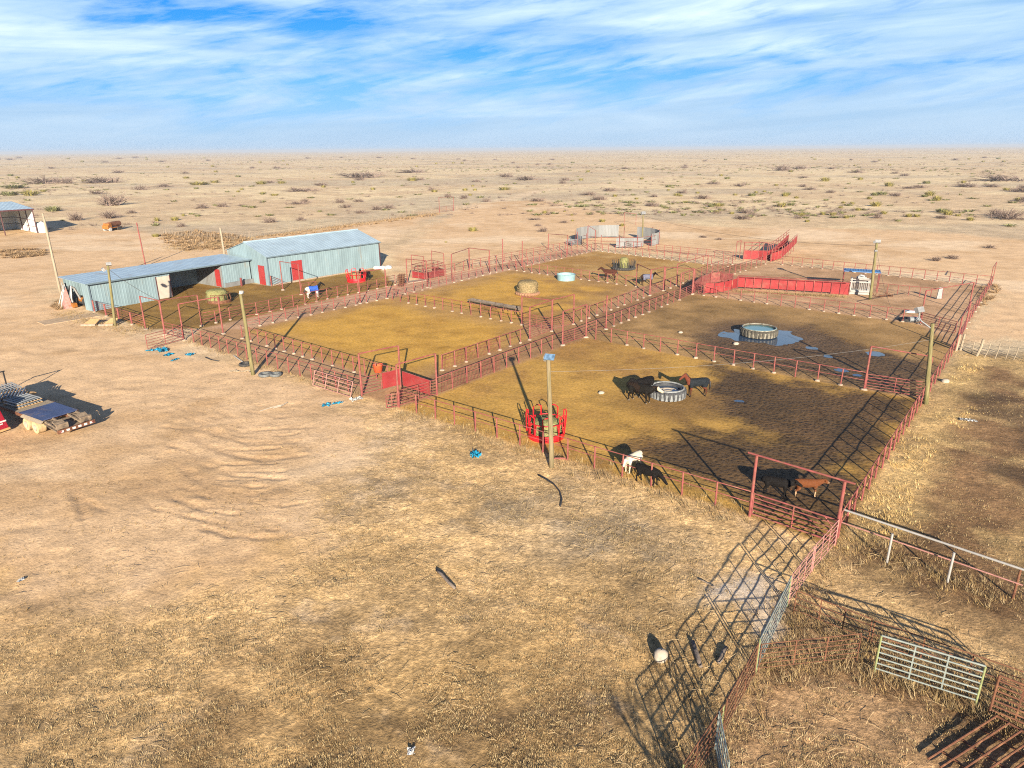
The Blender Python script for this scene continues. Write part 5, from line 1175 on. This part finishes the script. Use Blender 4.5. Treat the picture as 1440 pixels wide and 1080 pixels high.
# ------------------------------------------------------------------ small things lying about
def lyre(label, u, v, R=.42, grp=None):
    t = thing('discarded_tyre', label, 'tyre', G(u, v), group=grp); mb = MB(); mb.lathe((0, 0, 0), [(R*.55, .04), (R*.9, .0), (R, .06), (R, .18), (R*.88, .25), (R*.55, .22), (R*.5, .13)], 28, closed=True); mb.build('carcass', M_RUBG if u > 372 else M_RUB, t, True); return t
lyre('old tyre lying under the fence right at the foot of the front light pole', 345, 514, .55, 'tyres by the front alley'); lyre('left one of two tyres lying together by the front alley', 373, 528.5, .55, 'tyres by the front alley'); lyre('right one of two tyres lying together by the front alley', 388, 528.5, .50, 'tyres by the front alley')
def crumple(label, u, v, w, d, m, name='plastic_scrap', cat='plastic scrap', grp=None, h=.16):
    c = G(u, v); n = 14; mb = MB(); vs = []; s = random.uniform(0, 50)
    for i in range(n):
        for j in range(n):
            x = (i/(n-1)-.5)*w; y = (j/(n-1)-.5)*d; k = mnoise.noise(Vector((i*.5+s, j*.5, s)))
            ed = .75+.5*mnoise.noise(Vector((i*.35, j*.35+s, 3)))
            vs.append((x*ed+.1*k, y*ed+.12*mnoise.noise(Vector((i*.6, s, j*.6))), .06+h*max(-.25, k)))
    mb.add(vs, [(i*n+j, i*n+j+1, (i+1)*n+j+1, (i+1)*n+j) for i in range(n-1) for j in range(n-1) if mnoise.noise(Vector((i*.45+s*2, j*.45, 7))) > -.25])
    o = mb.build(name, m, None, True); o.location = c; o.rotation_euler = (0, 0, random.uniform(0, 3)); return tag(o, label, cat, grp)
GB = 'blue plastic scraps on the yard'
crumple('large blue plastic scrap at the foot of the open yard gate', 229, 492.5, 1.9, 1.1, M_CYAN, grp=GB, h=.3); crumple('thin blue plastic strip under the free end of the open yard gate', 214, 493, 1.4, .5, M_CYAN, grp=GB)
crumple('blue plastic scrap lying just below the large one by the yard gate', 237, 499, 1.3, .8, M_CYAN, grp=GB); crumple('small blue plastic scrap right of the others near the yard gate', 267, 499, .9, .8, M_CYAN, grp=GB); crumple('faint blue scrap lowest in the group by the yard gate', 246, 506.5, 1.0, .4, M_CYAN, grp=GB)
crumple('short blue plastic strip on the yard near the half-sheeted gate', 475, 567.5, .9, .35, M_CYAN, grp=GB); crumple('crumpled blue plastic left of the short strip near the half-sheeted gate', 459, 570, .8, .8, M_CYAN, grp=GB)
crumple('single cyan plastic scrap alone on the grass left of the blue-lamp pole', 668, 640, 1.05, .75, M_CYAN, grp=GB, h=.35)
crumple('grey blue rag lying on the brown ground right of the corral fence', 1360, 591.5, 1.3, .45, M_STEEL, 'rag', 'rag'); crumple('white paper scrap near the bottom edge', 578, 1058, .30, .2, M_WBAG, 'paper_scrap', 'paper', h=.05); crumple('pale plastic scraps tangled at the foot of the half-sheeted gate', 501, 562, 1.2, .7, M_WBAG, 'plastic_sheet', 'plastic scrap')
crumple('tiny white scrap on the dry grass at the far left', 30, 817, .3, .2, M_WBAG, 'paper_scrap', 'paper', h=.05)
c = G(929, 927); mb = MB(); mb.lathe((0, 0, 0), [(.22, 0), (.25, .13), (.22, .32), (.13, .42), (.02, .44)], 20, wob=lambda a, i: 1+.10*math.sin(2*a+i)); o = mb.build('white_boulder', M_STONE, None, True); o.location = c; tag(o, 'rounded white boulder on the dry grass near the bottom', 'rock')
def log(label, a, b, r):
    A, B = G(*a), G(*b); mb = MB(); d = B-A; mb.path([Vector((0, 0, r)), d*.3+Vector((0, .03, r*1.05)), d*.7+Vector((0, -.03, r)), d+Vector((0, 0, r*.9))], [r*.9, r, r*1.05, r*.8], 10); o = mb.build('old_log', M_WOODGR, None, True); o.location = A; tag(o, label, 'log')
log('grey log lying right of the white boulder', (974, 905), (985, 940), .09); log('shorter grey log lying nearer the rusty panels', (1021, 913), (1010, 934), .085)
log('dark broken board half buried in the middle of the dry grass', (614, 803), (640, 829), .07); log('thin dark stick lying on the bare patch above the logs', (982, 815), (1006, 826), .03)
mb = MB(); c = G(760, 672); mb.path([G(*p)-c+Vector((0, 0, .05)) for p in ((757, 669), (768, 675), (779, 682), (787, 692), (790, 703), (788, 713))], .045, 8); o = mb.build('black_hose', M_BLACK, None, True); o.location = c; tag(o, 'length of black hose curving across the grass below the blue-lamp pole', 'hose')
mb = MB(); c = G(290, 503); mb.path([G(*p)-c+Vector((0, 0, .05)) for p in ((289, 503), (297, 506.5), (308, 508.5))], .045, 8); o = mb.build('black_hose', M_BLACK, None, True); o.location = c; tag(o, 'short piece of dark hose on the yard in front of the front alley', 'hose')
mb = MB(); c = G(335, 508); mb.tube(G(329, 501)-c+Vector((0, 0, .05)), G(342, 510)-c+Vector((0, 0, .05)), .06); o = mb.build('white_pipe', M_WHITE); o.location = c; tag(o, 'white pipe lying under the front alley fence', 'pipe')
mb = MB(); c = G(338, 523)
for k in range(14): p = Vector((random.uniform(-1.0, .9), random.uniform(-.35, .35), .04+.02*(k % 3))); a = random.gauss(0, .4); mb.box(p, (random.uniform(.3, .9), .05, .04), a)
o = mb.build('split_wood', M_WOODP); o.location = c; tag(o, 'scatter of pale split wood at the foot of the front light pole', 'wood pile')
t = thing('pallet_boards', 'tan boards leaning on a white block below the twin-lamp pole', 'boards', G(131, 457)); mb = MB(); mb.slab((-.8, -.3, .2), (.5, -.3, .2), (.6, .5, .55), (-.4, .5, .55), .08); mb.build('board', M_TAN, t); mb = MB(); mb.box((-.2, -.5, .13), (1.6, .25, .2)); mb.build('block', M_CONC, t)
t = thing('pallet_boards', 'second lot of tan boards and white block right beside the twin-lamp pole', 'boards', G(153, 457)); mb = MB(); mb.slab((-.4, -.2, .15), (.7, -.2, .15), (.8, .6, .6), (.1, .6, .6), .08); mb.build('board', M_TAN, t); mb = MB(); mb.box((0, -.5, .13), (1.5, .25, .2), .1); mb.build('block', M_CONC, t)
t = thing('plastic_tub', 'orange plastic tub hanging on the inner alley fence by the half-sheeted gate', 'tub', G(533, 531)+Vector((0, -.12, .55))); mb = MB(); mb.lathe((0, 0, 0), [(.02, 0), (.34, 0), (.42, .62), (.45, .64), (.38, .62), (.31, .04), (.02, .04)], 24); mb.build('tub', mat('orange_red_plastic', (.62, .10, .035), .45), t, True)
t = thing('pipe_hoop', 'bent red pipe hoop lying by the post at the foot of the blue-lamp pole', 'pipe', G(787, 649)); mb = MB(); mb.path([(-.5, 0, .1), (-.3, -.05, .25), (.3, -.05, .25), (.42, .0, .1), (.35, .25, .06), (-.3, .3, .06)], .035, 8, closed=True); mb.build('hoop', M_RED, t)
mb = MB(); c = G(1283, 439); mb.lathe((0, 0, 0), [(.9, 0), (1.0, .12), (.8, .2), (.02, .22)], 20); o = mb.build('flat_cover', M_WBAG, None, True); o.location = c; o.scale = (1, .5, 1); tag(o, 'flat white lid lying in the working pen near the right lane gate', 'lid')
t = thing('steel_drum', 'fallen silver drum on dark rubber beside the right lane gate post', 'drum', G(1285, 453)); mb = MB(); mb.tube((-.6, 0, .3), (.5, .1, .3), .29, n=18); mb.build('drum', M_GALV, t); mb = MB(); mb.lathe((-.3, .7, 0), [(.9, 0), (.95, .15), (.7, .3), (.3, .25)], 18); mb.build('rubber', M_RUB, t)
t = thing('steel_sheet', 'blue-grey feed sack hung on the thin inner fence of the working pen', 'sack', G(1320, 421)); mb = MB(); mb.slab((-.3, 0, .1), (.3, 0, .1), (.22, 0, 1.5), (-.22, 0, 1.5), .12); mb.build('sack', M_STEEL, t)
fence('thin red pipe fence inside the working pen right of the squeeze chute', (1232, 411), (1324, 420), 7, 1.2, (1.2,), foot=False, pr=.04, rr=.03)
mb = MB(); c = G(1240, 417)
for k in range(16): p = Vector((random.uniform(-1.2, 1.4), random.uniform(-.5, .5), .05)); mb.tube(p, p+Vector((random.gauss(0, .5), random.gauss(0, .3), random.uniform(.05, .5))), .04, n=5)
o = mb.build('scrap_pile', M_RUST); o.location = c; tag(o, 'low pile of rusty scrap beside the leaning pole at the squeeze chute', 'scrap')
for lb, u, v, s in (('small white stone in the near corral left of the black cattle', 845.5, 553, .22), ('small white stone near the alley side of the flooded pen', 957, 468, .22), ('pale clod of rock beside the puddle, left of the big tyre tank', 1035, 484, .26), ('pale rock among the grass outside the right fence', 1329, 537, .3), ('pale rock in the pen near the stall corner', 957, 467.5, .12)):
    mb = MB(); mb.lathe((0, 0, -.03), [(s, 0), (s*1.05, s*.4), (s*.6, s*.85), (.01, s*.95)], 12, wob=lambda a, i: 1+.18*math.sin(2*a+i)+.08*math.sin(5*a)); o = mb.build('pale_rock', M_STONE, None, True); o.location = G(u, v); tag(o, lb, 'rock')
t = thing('stray_cable', 'pale twisted strips of plastic trailing across the yard', 'strips', G(390, 573)); b = G(390, 573)
for pts in ([(366, 579), (378, 575), (385, 573), (399, 570)], [(384, 575), (395, 572), (404, 567)]): mb = MB(); mb.path([G(*p)-b+Vector((0, 0, .05)) for p in pts], .05, 5); mb.build('strip', M_STONE, t)

# ------------------------------------------------------------------ scrub
def tuft_mesh(name, m, n, R, H, lean, wid, dome=True, seed=0, tri=True):
    rg = random.Random(seed); mb = MB()
    for k in range(n):
        a = rg.uniform(0, 6.283); rr = R*math.sqrt(rg.random())*.6; b = Vector((rr*math.cos(a), rr*math.sin(a), -.05)); out = Vector((math.cos(a), math.sin(a), 0))
        h = H*rg.uniform(.45, 1.0)*(1-.35*(rr/R)); tip = b+out*R*lean*rg.uniform(.2, 1)+Vector((rg.gauss(0, .12)*R, rg.gauss(0, .12)*R, h)); mid = b.lerp(tip, .55)+Vector((0, 0, .12*h)); s = Vector((-out.y, out.x, rg.uniform(-.5, .5))).normalized()*wid*rg.uniform(.6, 1.3)
        mb.add([b-s, b+s, mid+s*.8, mid-s*.8, tip], [(0, 1, 2, 3), (3, 2, 4)])
    me = bpy.data.meshes.new(name); me.from_pydata(mb.v, [], mb.f); me.materials.append(m); return me
def twig_mesh(name, m, n, R, H, seed=0):
    rg = random.Random(seed); mb = MB()
    for k in range(n):
        a = rg.uniform(0, 6.283); el = rg.uniform(.25, 1.4); L = rg.uniform(.5, 1.0); p = Vector((rg.gauss(0, R*.22), rg.gauss(0, R*.22), -.05)); d = Vector((math.cos(a)*math.cos(el)*R*1.1, math.sin(a)*math.cos(el)*R*1.1, math.sin(el)*H))*L
        q = p+d*.55; r1 = .03*R
        mb.tube(p, q, r1, r1*.6, n=3, cap=False)
        for j in range(4):
            e = q+d*.5+Vector((rg.gauss(0, .2)*R, rg.gauss(0, .2)*R, rg.gauss(0, .13)*H)); e.z = max(e.z, .05); mb.tube(q.lerp(p, rg.uniform(0, .5)), e, r1*.55, r1*.25, n=3, cap=False)
    me = bpy.data.meshes.new(name); me.from_pydata(mb.v, [], mb.f); me.materials.append(m); return me
YU = [tuft_mesh('leaves', M_YUCCA, 130, 1.0, 1.0, .9, .06, seed=i) for i in range(3)]
OL = [tuft_mesh('leaves', M_OLIVE, 150, 1.0, 1.0, .8, .07, seed=10+i) for i in range(3)]
TW = [twig_mesh('twigs', M_TWIG, 46, 1.0, 1.0, seed=20+i) for i in range(4)]
n_bush = [0]
def bush(kind, u, v, wpx, hpx=None, label=None):
    B = G(u, v); r_ = math.hypot(B.x, B.y); pxm = FPX/math.sqrt(r_*r_+CAMH**2); w = wpx/pxm/2*(.8 if kind == 'y' else 1); h = (hpx or wpx*.45)/pxm
    me = random.choice({'y': YU, 'o': OL, 't': TW}[kind]); nm = {'y': 'yucca_clump', 'o': 'olive_bush', 't': 'bare_bush'}[kind]
    B.z = float(relief_at(B.x, B.y)); o = link(nm, me, None, B); o.scale = (w*1.05, w*1.05, h*1.1); o.rotation_euler = (0, 0, random.uniform(0, 6.28)); n_bush[0] += 1
    tag(o, label or {'y': 'small yellow green clump on the pale plain beyond the corrals', 'o': 'olive green bush on the pale plain beyond the corrals', 't': 'bare grey brown bush on the pale plain beyond the corrals'}[kind], {'y': 'plant', 'o': 'bush', 't': 'bush'}[kind], None if label else {'y': 'yellow green clumps on the plain', 'o': 'olive bushes on the plain', 't': 'bare bushes on the plain'}[kind])
def relief_at(x, y):
    xa = np.array([x]); ya = np.array([y]); o = np.zeros(1); return relief(xa, ya, o+.5, o, o, o+9, o)[0]
bush('y', 43, 275, 20, 8, 'large yellow green bush on the plain just above the open shed roof'); bush('o', 75, 297, 17, 7, 'dark olive bush between the open shed and the leaning pale pole'); bush('o', 14, 275, 18, 6, 'flat olive bush at the far left above the open shed'); bush('o', 20, 265, 22, 5, 'flat olive bush farther back at the left edge')
bush('t', 157, 289, 36, 15, 'wide bare grey bush on the plain above the orange truck'); bush('t', 155, 307, 24, 10, 'bare bush just above the orange truck'); bush('t', 107, 310, 22, 10, 'bare bush at the tip of the open shed shadow'); bush('t', 186, 300, 14, 5); bush('t', 137, 273, 22, 5)
bush('y', 221, 311, 8, 6, 'yellow green plant left of the thin red pole'); bush('y', 246, 310, 12, 6); bush('y', 258, 304, 6, 4); bush('y', 219, 333, 11, 5, 'yellow green plant by the stake fence right of the red pole')
bush('t', 285, 293, 20, 7); bush('t', 313, 291, 16, 6); bush('t', 255, 319, 14, 6); bush('t', 63, 258, 40, 8, 'long bare thicket at the left above the shed'); bush('t', 93, 258, 24, 7); bush('t', 145, 257, 60, 7, 'long bare thicket on the plain left of centre'); bush('t', 198, 267, 18, 6)
bush('y', 280, 260, 30, 5); bush('y', 302, 257, 14, 4); bush('y', 262, 251, 10, 3); bush('t', 425, 269, 48, 5, 'flat dark thicket on the plain behind the barn'); bush('t', 510, 250, 70, 8, 'large dark thicket on the plain beyond the barn roof'); bush('t', 580, 243, 45, 5, 'dark thicket right of the large one beyond the barn'); bush('y', 580, 254, 20, 5); bush('y', 367, 259, 18, 5); bush('y', 396, 258, 14, 4)
bush('t', 380, 313, 22, 8, 'bare bush in front of the stake fence behind the barn'); bush('t', 423, 310, 14, 6); bush('t', 430, 285, 14, 6); bush('t', 478, 285, 18, 5); bush('t', 505, 284, 16, 5); bush('t', 486, 292, 20, 5); bush('t', 530, 295, 20, 6); bush('t', 546, 293, 18, 6); bush('t', 507, 300, 16, 5); bush('y', 386, 275, 14, 3); bush('t', 420, 287, 26, 4)
bush('y', 611, 270, 12, 4); bush('t', 607, 268, 12, 5); bush('y', 654, 268, 10, 4); bush('y', 661, 275, 8, 3); bush('y', 709, 267, 20, 5); bush('t', 684, 284, 14, 6); bush('t', 630, 277, 12, 5); bush('t', 670, 256, 16, 4); bush('t', 712, 249, 26, 6)
bush('t', 740, 253, 46, 6, 'dark flat thicket on the plain near the middle'); bush('t', 756, 283, 28, 5); bush('t', 843, 281, 30, 6, 'bare bush on the plain above the round pen'); bush('t', 795, 254, 16, 5); bush('t', 918, 290, 22, 6); bush('t', 920, 277, 16, 4); bush('y', 952, 275, 12, 4); bush('y', 964, 285, 10, 3); bush('y', 981, 272, 7, 3); bush('t', 1003, 259, 22, 4); bush('t', 1040, 262, 22, 4); bush('y', 1009, 290, 20, 5); bush('y', 1008, 299, 10, 4, 'yellow green clump on the bare ground above the loading chute'); bush('o', 1000, 291, 10, 4); bush('t', 1045, 308, 28, 6, 'bare brown bush left of centre right above the loading chute'); bush('t', 1050, 300, 20, 7)
for u, v, w in ((766, 300, 10), (794, 298, 5), (804, 303, 6), (847, 312, 11), (805, 311, 6), (665, 325, 16), (627, 341, 5), (1029, 301, 9), (875, 318, 10), (901, 347, 10), (957, 276, 7), (940, 268, 6), (1075, 270, 6)): bush('y', u, v, w)
for u, v, w in ((1099, 291, 16), (1104, 276, 12), (1127, 304, 12), (1157, 302, 9), (1171, 303, 11), (1182, 293, 8), (1186, 286, 7), (1198, 287, 8), (1206, 296, 10), (1231, 290, 16), (1243, 301, 10), (1233, 303, 6), (1278, 305, 11), (1289, 305, 10), (1317, 282, 15), (1307, 275, 15), (1333, 302, 14), (1347, 304, 8), (1364, 310, 11), (1415, 268, 9), (1120, 279, 8), (1190, 307, 10), (1135, 312, 8), (1160, 255, 14), (1210, 253, 9), (1250, 262, 14)): bush('y', u, v, w)
for u, v, w in ((1240, 274, 12), (1230, 275, 10), (1325, 299, 14), (1300, 277, 8), (1112, 289, 10)): bush('o', u, v, w)
for u, v, w, h in ((1418, 308, 44, 10), (1402, 304, 20, 8), (1325, 307, 18, 4), (1234, 307, 14, 7), (1100, 240, 30, 7), (1125, 238, 22, 5), (1205, 243, 20, 4), (1360, 263, 28, 5), (1395, 263, 22, 4), (1408, 254, 70, 6), (1435, 270, 30, 6), (1140, 267, 20, 4), (1168, 271, 14, 4), (1278, 265, 20, 3), (1260, 276, 16, 5), (1440, 265, 14, 5)): bush('t', u, v, w, h)
bush('t', 757, 318, 12, 4); bush('t', 764, 326, 16, 7, 'bare brown tumble of brush left of the round pen'); bush('t', 793, 313, 16, 3); bush('t', 752, 309, 22, 3); bush('t', 1340, 364, 16, 5); bush('t', 1316, 367, 14, 6, 'dry brown weeds on the bare ground behind the working pen'); bush('t', 1392, 349, 14, 4); bush('t', 989, 334, 14, 3); bush('t', 1012, 337, 12, 3)
while n_bush[0] < 262:
    v = 222+62*random.random()**1.6; u = random.uniform(-60, 1500)
    if 600 < u < 1090 and abs(v-(300-(u-640)*.165)) < 4: continue
    k = random.choices('yto', (4, 5, 1))[0]; s = (v-206)/60; bush(k, u, v, random.uniform(3, 7)*s+3 if k != 't' else random.uniform(6, 20)*s+4, None if k != 't' else (random.uniform(2, 4)*s+1.3))
# the far scrub that reads as one mass
def merged(name, meshes, pts, mats):
    vs, fs, mi = [], [], []; off = 0
    base = [(np.array([v.co for v in m.vertices], np.float32), [tuple(p.vertices) for p in m.polygons]) for m in meshes]
    for x, y, z, w, h, k, a in pts:
        V, Fc = base[k]; c, s = math.cos(a), math.sin(a); q = np.empty_like(V); q[:, 0] = x+(V[:, 0]*c-V[:, 1]*s)*w; q[:, 1] = y+(V[:, 0]*s+V[:, 1]*c)*w; q[:, 2] = z+V[:, 2]*h
        vs.append(q); fs += [tuple(i+off for i in f) for f in Fc]; mi += [0 if mats[k] is mats[0] else 1]*len(Fc); off += len(V)
    me = bpy.data.meshes.new(name); me.from_pydata(np.concatenate(vs).tolist(), [], fs); ms = []
    for m in mats:
        if m not in ms: ms.append(m); me.materials.append(m)
    me.polygons.foreach_set('material_index', mi); return me
FTW = [twig_mesh('f', M_TWIG, 12, 1.0, 1.0, seed=40+i) for i in range(3)]; FYU = [tuft_mesh('f', M_OLIVE, 30, 1.0, 1.0, .9, .13, seed=50+i) for i in range(2)]
pts = []; tries = 0
while len(pts) < 6500 and tries < 200000:
    tries += 1; r = 200*math.exp(random.random()*math.log(7000/200)); a = random.uniform(-.85, .85); x, y = r*math.sin(a), r*math.cos(a)
    d = fbm(np.array([x*.5]), np.array([y]), .0045, 81, 4)[0]+.25*(fbm(np.array([x*.5]), np.array([y]), .02, 83, 3)[0]-.5)
    if d < .57 and random.random() > .12: continue
    k = random.choice((0, 1, 2, 0, 1, 3, 4)); w = random.uniform(.5, 1.7)*(1+r/2500); pts.append((x, y, float(relief_at(x, y)), w, random.uniform(.4, 1.1)*(1+r/6000), k, random.uniform(0, 6)))
M_WEED = mat('rusty_brown_weeds', (.27, .18, .10), .95, 0, .3, 2, .1)
WD = [tuft_mesh('w', M_WEED, 46, 1.0, 1.0, .8, .05, seed=70+i) for i in range(3)]; wp = []
for poly, n, w_, h_ in (([(248, 352), (335, 353), (345, 333), (275, 325), (222, 331)], 200, 1.2, .7), ([(0, 352), (30, 350), (68, 353), (60, 361), (0, 364)], 60, 1.2, .6), ([(75, 432), (86, 424), (100, 428), (84, 436)], 22, .8, .6), ([(330, 338), (420, 326), (617, 300), (617, 303), (420, 331), (335, 344)], 130, .7, .5), ([(1380, 405), (1400, 400), (1405, 412), (1375, 440)], 26, .6, .5)):
    g_ = gp(*poly); xs = [q[0] for q in g_]; ys = [q[1] for q in g_]; k = 0
    while k < n:
        x, y = random.uniform(min(xs), max(xs)), random.uniform(min(ys), max(ys))
        if poly_sd(np.array([x]), np.array([y]), g_)[0] < 0: continue
        wp.append((x, y, 0., w_*random.uniform(.5, 1.2), h_*random.uniform(.5, 1.2), random.randrange(3), random.uniform(0, 6))); k += 1
o = link('brown_weeds', merged('brown_weeds', WD, wp, [M_WEED]*3)); tag(o, 'rusty brown weeds behind the sheds and along the stake fence', 'weeds', kind='stuff')
o = link('far_scrub', merged('far_scrub', FTW+FYU, pts, [M_TWIG]*3+[M_OLIVE]*2)); tag(o, 'scattered dark scrub fading over the far plain', 'scrub', kind='stuff')

# ------------------------------------------------------------------ dry grass
M_GRASS = mat('dry_straw_grass', (1, 1, 1), .85, 0, .15, 2, .15, attr='Col')
def grass_patch(name, label, n, region, dens, hr, spread, blades, wid, pal):
    x, y = region(n); col, gr, mu, di, td, pf = zones(x, y); z = relief(x, y, gr, mu, di, td, pf)
    keep = (RNG.random(len(x)) < dens(x, y, gr, di)); x, y, z, gr = x[keep], y[keep], z[keep], gr[keep]; T = len(x)
    if not T: return
    B = blades; N_ = T*B
    a = RNG.uniform(0, 6.283, N_); r0 = RNG.random(N_)*spread; h = RNG.uniform(hr[0], hr[1], N_)*np.repeat(RNG.uniform(.5, 1.25, T), B); ln = RNG.uniform(.3, 1.3, N_)*h
    bx = np.repeat(x, B)+np.cos(a)*r0; by = np.repeat(y, B)+np.sin(a)*r0; bz = np.repeat(z, B)-.02
    a2 = a+RNG.normal(0, .8, N_); tx, ty, tz = bx+np.cos(a2)*ln, by+np.sin(a2)*ln, bz+h
    w = wid*RNG.uniform(.6, 1.4, N_); sx, sy = -np.sin(a2)*w, np.cos(a2)*w
    V = np.empty((N_, 3, 3), np.float32); V[:, 0] = np.stack([bx-sx, by-sy, bz], -1); V[:, 1] = np.stack([bx+sx, by+sy, bz], -1); V[:, 2] = np.stack([tx, ty, tz], -1)
    me = bpy.data.meshes.new(name); me.vertices.add(N_*3); me.vertices.foreach_set('co', V.ravel()); me.loops.add(N_*3); me.loops.foreach_set('vertex_index', np.arange(N_*3, dtype=np.int32)); me.polygons.add(N_); me.polygons.foreach_set('loop_start', np.arange(N_, dtype=np.int32)*3); me.update(calc_edges=True)
    p = np.array(pal, np.float32); ci = p[RNG.integers(0, len(p), T)]*RNG.uniform(.75, 1.2, (T, 1)); c = np.ones((N_, 3, 4), np.float32); c[:, :, :3] = (np.repeat(ci, B, 0)*RNG.uniform(.85, 1.15, (N_, 1)))[:, None, :]
    me.color_attributes.new('Col', 'FLOAT_COLOR', 'POINT').data.foreach_set('color', c.reshape(-1)); me.materials.append(M_GRASS)
    o = link(name, me); tag(o, label, 'grass', kind='stuff')
def reg_lot(n):
    u = RNG.random(n); r = 14*np.exp(u*math.log(62/14)); a = RNG.uniform(-RAD(44), RAD(44), n); return r*np.sin(a), r*np.cos(a)
grass_patch('sparse_tufts', 'sparse straw tufts dotted over the bare yard', 30000, reg_lot, lambda x, y, g, d: d*.5*sstep(.46, .60, fbm(x, y, .33, 39, 3)), (.03, .12), .10, 7, .011, [(.30, .21, .09), (.26, .17, .07), (.20, .135, .06), (.33, .24, .12)])
FR = np.array(Z['fringe'])
def reg_fr(n): return RNG.uniform(FR[:, 0].min()-1, FR[:, 0].max()+1, n), RNG.uniform(FR[:, 1].min()-1, FR[:, 1].max()+1, n)
def corral_mask(x, y): return poly_sd(x, y, Z['pen4']) < .3
grass_patch('grass', 'short dry straw grass over the open lot', 90000, reg_lot, lambda x, y, g, d: np.clip(g*1.1-.05-d*.5, 0, 1)*sstep(.36, .56, fbm(x, y, .5, 33, 3))*corral_mask(x, y)*.85, (.03, .095), .12, 9, .012, [(.34, .245, .125), (.31, .215, .10), (.37, .285, .155), (.24, .165, .085), (.35, .26, .14)])
grass_patch('tall_grass', 'tall pale dry grass along the outside of the right corral fence', 16000, reg_fr, lambda x, y, g, d: sstep(-.8, 1., poly_sd(x, y, Z['fringe'])+2*(fbm(x, y, .4, 35, 3)-.5))*sstep(.40, .58, fbm(x, y, .35, 36, 3))*.8, (.06, .24), .22, 12, .012, [(.56, .40, .17), (.50, .34, .13), (.60, .45, .22), (.40, .27, .11)])
def along(ptsx, width, n):
    P_ = [G(*p) for p in ptsx]; L = np.array([(b-a).length for a, b in zip(P_[:-1], P_[1:])]); k = RNG.choice(len(L), n, p=L/L.sum()); f = RNG.random(n)
    A = np.array([tuple(p) for p in P_]); p = A[k]+(A[k+1]-A[k])*f[:, None]; return p[:, 0]+RNG.normal(0, width, n), p[:, 1]+RNG.normal(0, width, n)
EDG = [([(563, 577), (1054, 731)], .6, 800), ([(262, 480), (509, 560)], .25, 300), ([(1190, 762), (1432, 850)], .8, 420), ([(1064, 946), (1210, 932)], .5, 260), ([(1114, 866), (1440, 990)], .8, 800), ([(1174, 772), (1062, 950), (955, 1130)], .5, 500), ([(1227, 948), (1374, 995), (1440, 1030)], .4, 350), ([(250, 346), (300, 348), (335, 340)], 3.5, 2600), ([(92, 440), (120, 450), (170, 462), (205, 466)], .8, 700), ([(1036, 410), (1190, 418)], .35, 800), ([(230, 331), (330, 338), (420, 326), (617, 300)], 1.2, 2600), ([(20, 358), (60, 356)], 1.6, 500)]
_e = [along(*q) for q in EDG]; _ex = np.concatenate([q[0] for q in _e]); _ey = np.concatenate([q[1] for q in _e])
grass_patch('weeds', 'dry weeds and tall stems along the fence lines', 1, lambda n: (_ex, _ey), lambda x, y, g, d: np.full_like(x, .85), (.06, .36), .2, 9, .010, [(.32, .225, .10), (.27, .18, .08), (.19, .125, .065), (.33, .25, .14)])
# fallen stems in the foreground
mb = MB(); 
for k in range(1100):
    r = 15*math.exp(random.random()*math.log(2.4)); a = random.uniform(-.72, .72); x, y = r*math.sin(a), r*math.cos(a); an = random.gauss(.3, .8); l = random.uniform(.15, .7); z = .05+random.random()*.06
    if poly_sd(np.array([x]), np.array([y]), Z['pen4'])[0] > 0: continue
    if fbm(np.array([x]), np.array([y]), .3, 37, 3)[0] < .47: continue
    p = Vector((x, y, z)); q = p+Vector((math.cos(an)*l, math.sin(an)*l, random.uniform(-.02, .07))); mb.path([p, p.lerp(q, .5)+Vector((random.gauss(0, .04), random.gauss(0, .04), .03)), q], .007, 3)
o = mb.build('fallen_stems', mat('bleached_stems', (.40, .29, .16), .9, 0, .25, 3)); tag(o, 'loose bleached stems strewn over the dry grass', 'stems', kind='stuff')
# leafless tree standing below the camera; only its shadow reaches the picture
def bare_tree():
    b = Vector((6.3, 8.3, 0)); t = thing('bare_tree', 'leafless branching tree standing beside the rusty panels below the camera', 'tree', b); rg = random.Random(3)
    mb = MB(); mb.path([(0, 0, -.2), (.05, 0, .8), (0, .05, 1.6)], [.16, .13, .10], 9); mb.build('trunk', M_WOODGR, t)
    mb = MB()
    def grow(p, d, L, r, lv):
        q = p+d*L; mb.path([p, p.lerp(q, .5)+Vector((rg.gauss(0, .05), rg.gauss(0, .05), 0))*L, q], [r, r*.8, r*.6], 5)
        if lv == 0: return
        for k in range(rg.choice((2, 3, 3))):
            a = Vector((rg.gauss(0, .6), rg.gauss(0, .6), rg.gauss(.25, .35))); grow(p.lerp(q, rg.uniform(.45, 1)), (d+a).normalized(), L*rg.uniform(.55, .85), r*.58, lv-1)
    for k in range(6):
        a = 6.28*k/6+rg.uniform(-.3, .3); grow(Vector((0, .05, rg.uniform(1.0, 1.6))), Vector((math.cos(a)*.7, math.sin(a)*.35, .9)).normalized(), rg.uniform(1.1, 1.6), .065, 4)
    mb.build('crown', M_TWIG, t)
bare_tree()

# ------------------------------------------------------------------ haze
def haze():
    mb = MB(); mb.box((0, 0, 10.), (31000, 31000, 34.)); 
    m = bpy.data.materials.new('haze_air'); m.use_nodes = True; nt = m.node_tree; nt.nodes.clear(); v = nt.nodes.new('ShaderNodeVolumePrincipled'); out = nt.nodes.new('ShaderNodeOutputMaterial')
    v.inputs['Color'].default_value = (.54, .60, .70, 1); v.inputs['Density'].default_value = HAZE_D; v.inputs['Anisotropy'].default_value = .0; nt.links.new(v.outputs[0], out.inputs['Volume'])
    o = mb.build('haze', m); tag(o, 'thin pale haze over the far plain', 'haze', kind='stuff')
HAZE_D = 2.1e-4
haze()
SC.cycles.max_bounces = 5; SC.cycles.diffuse_bounces = 2; SC.cycles.volume_bounces = 0
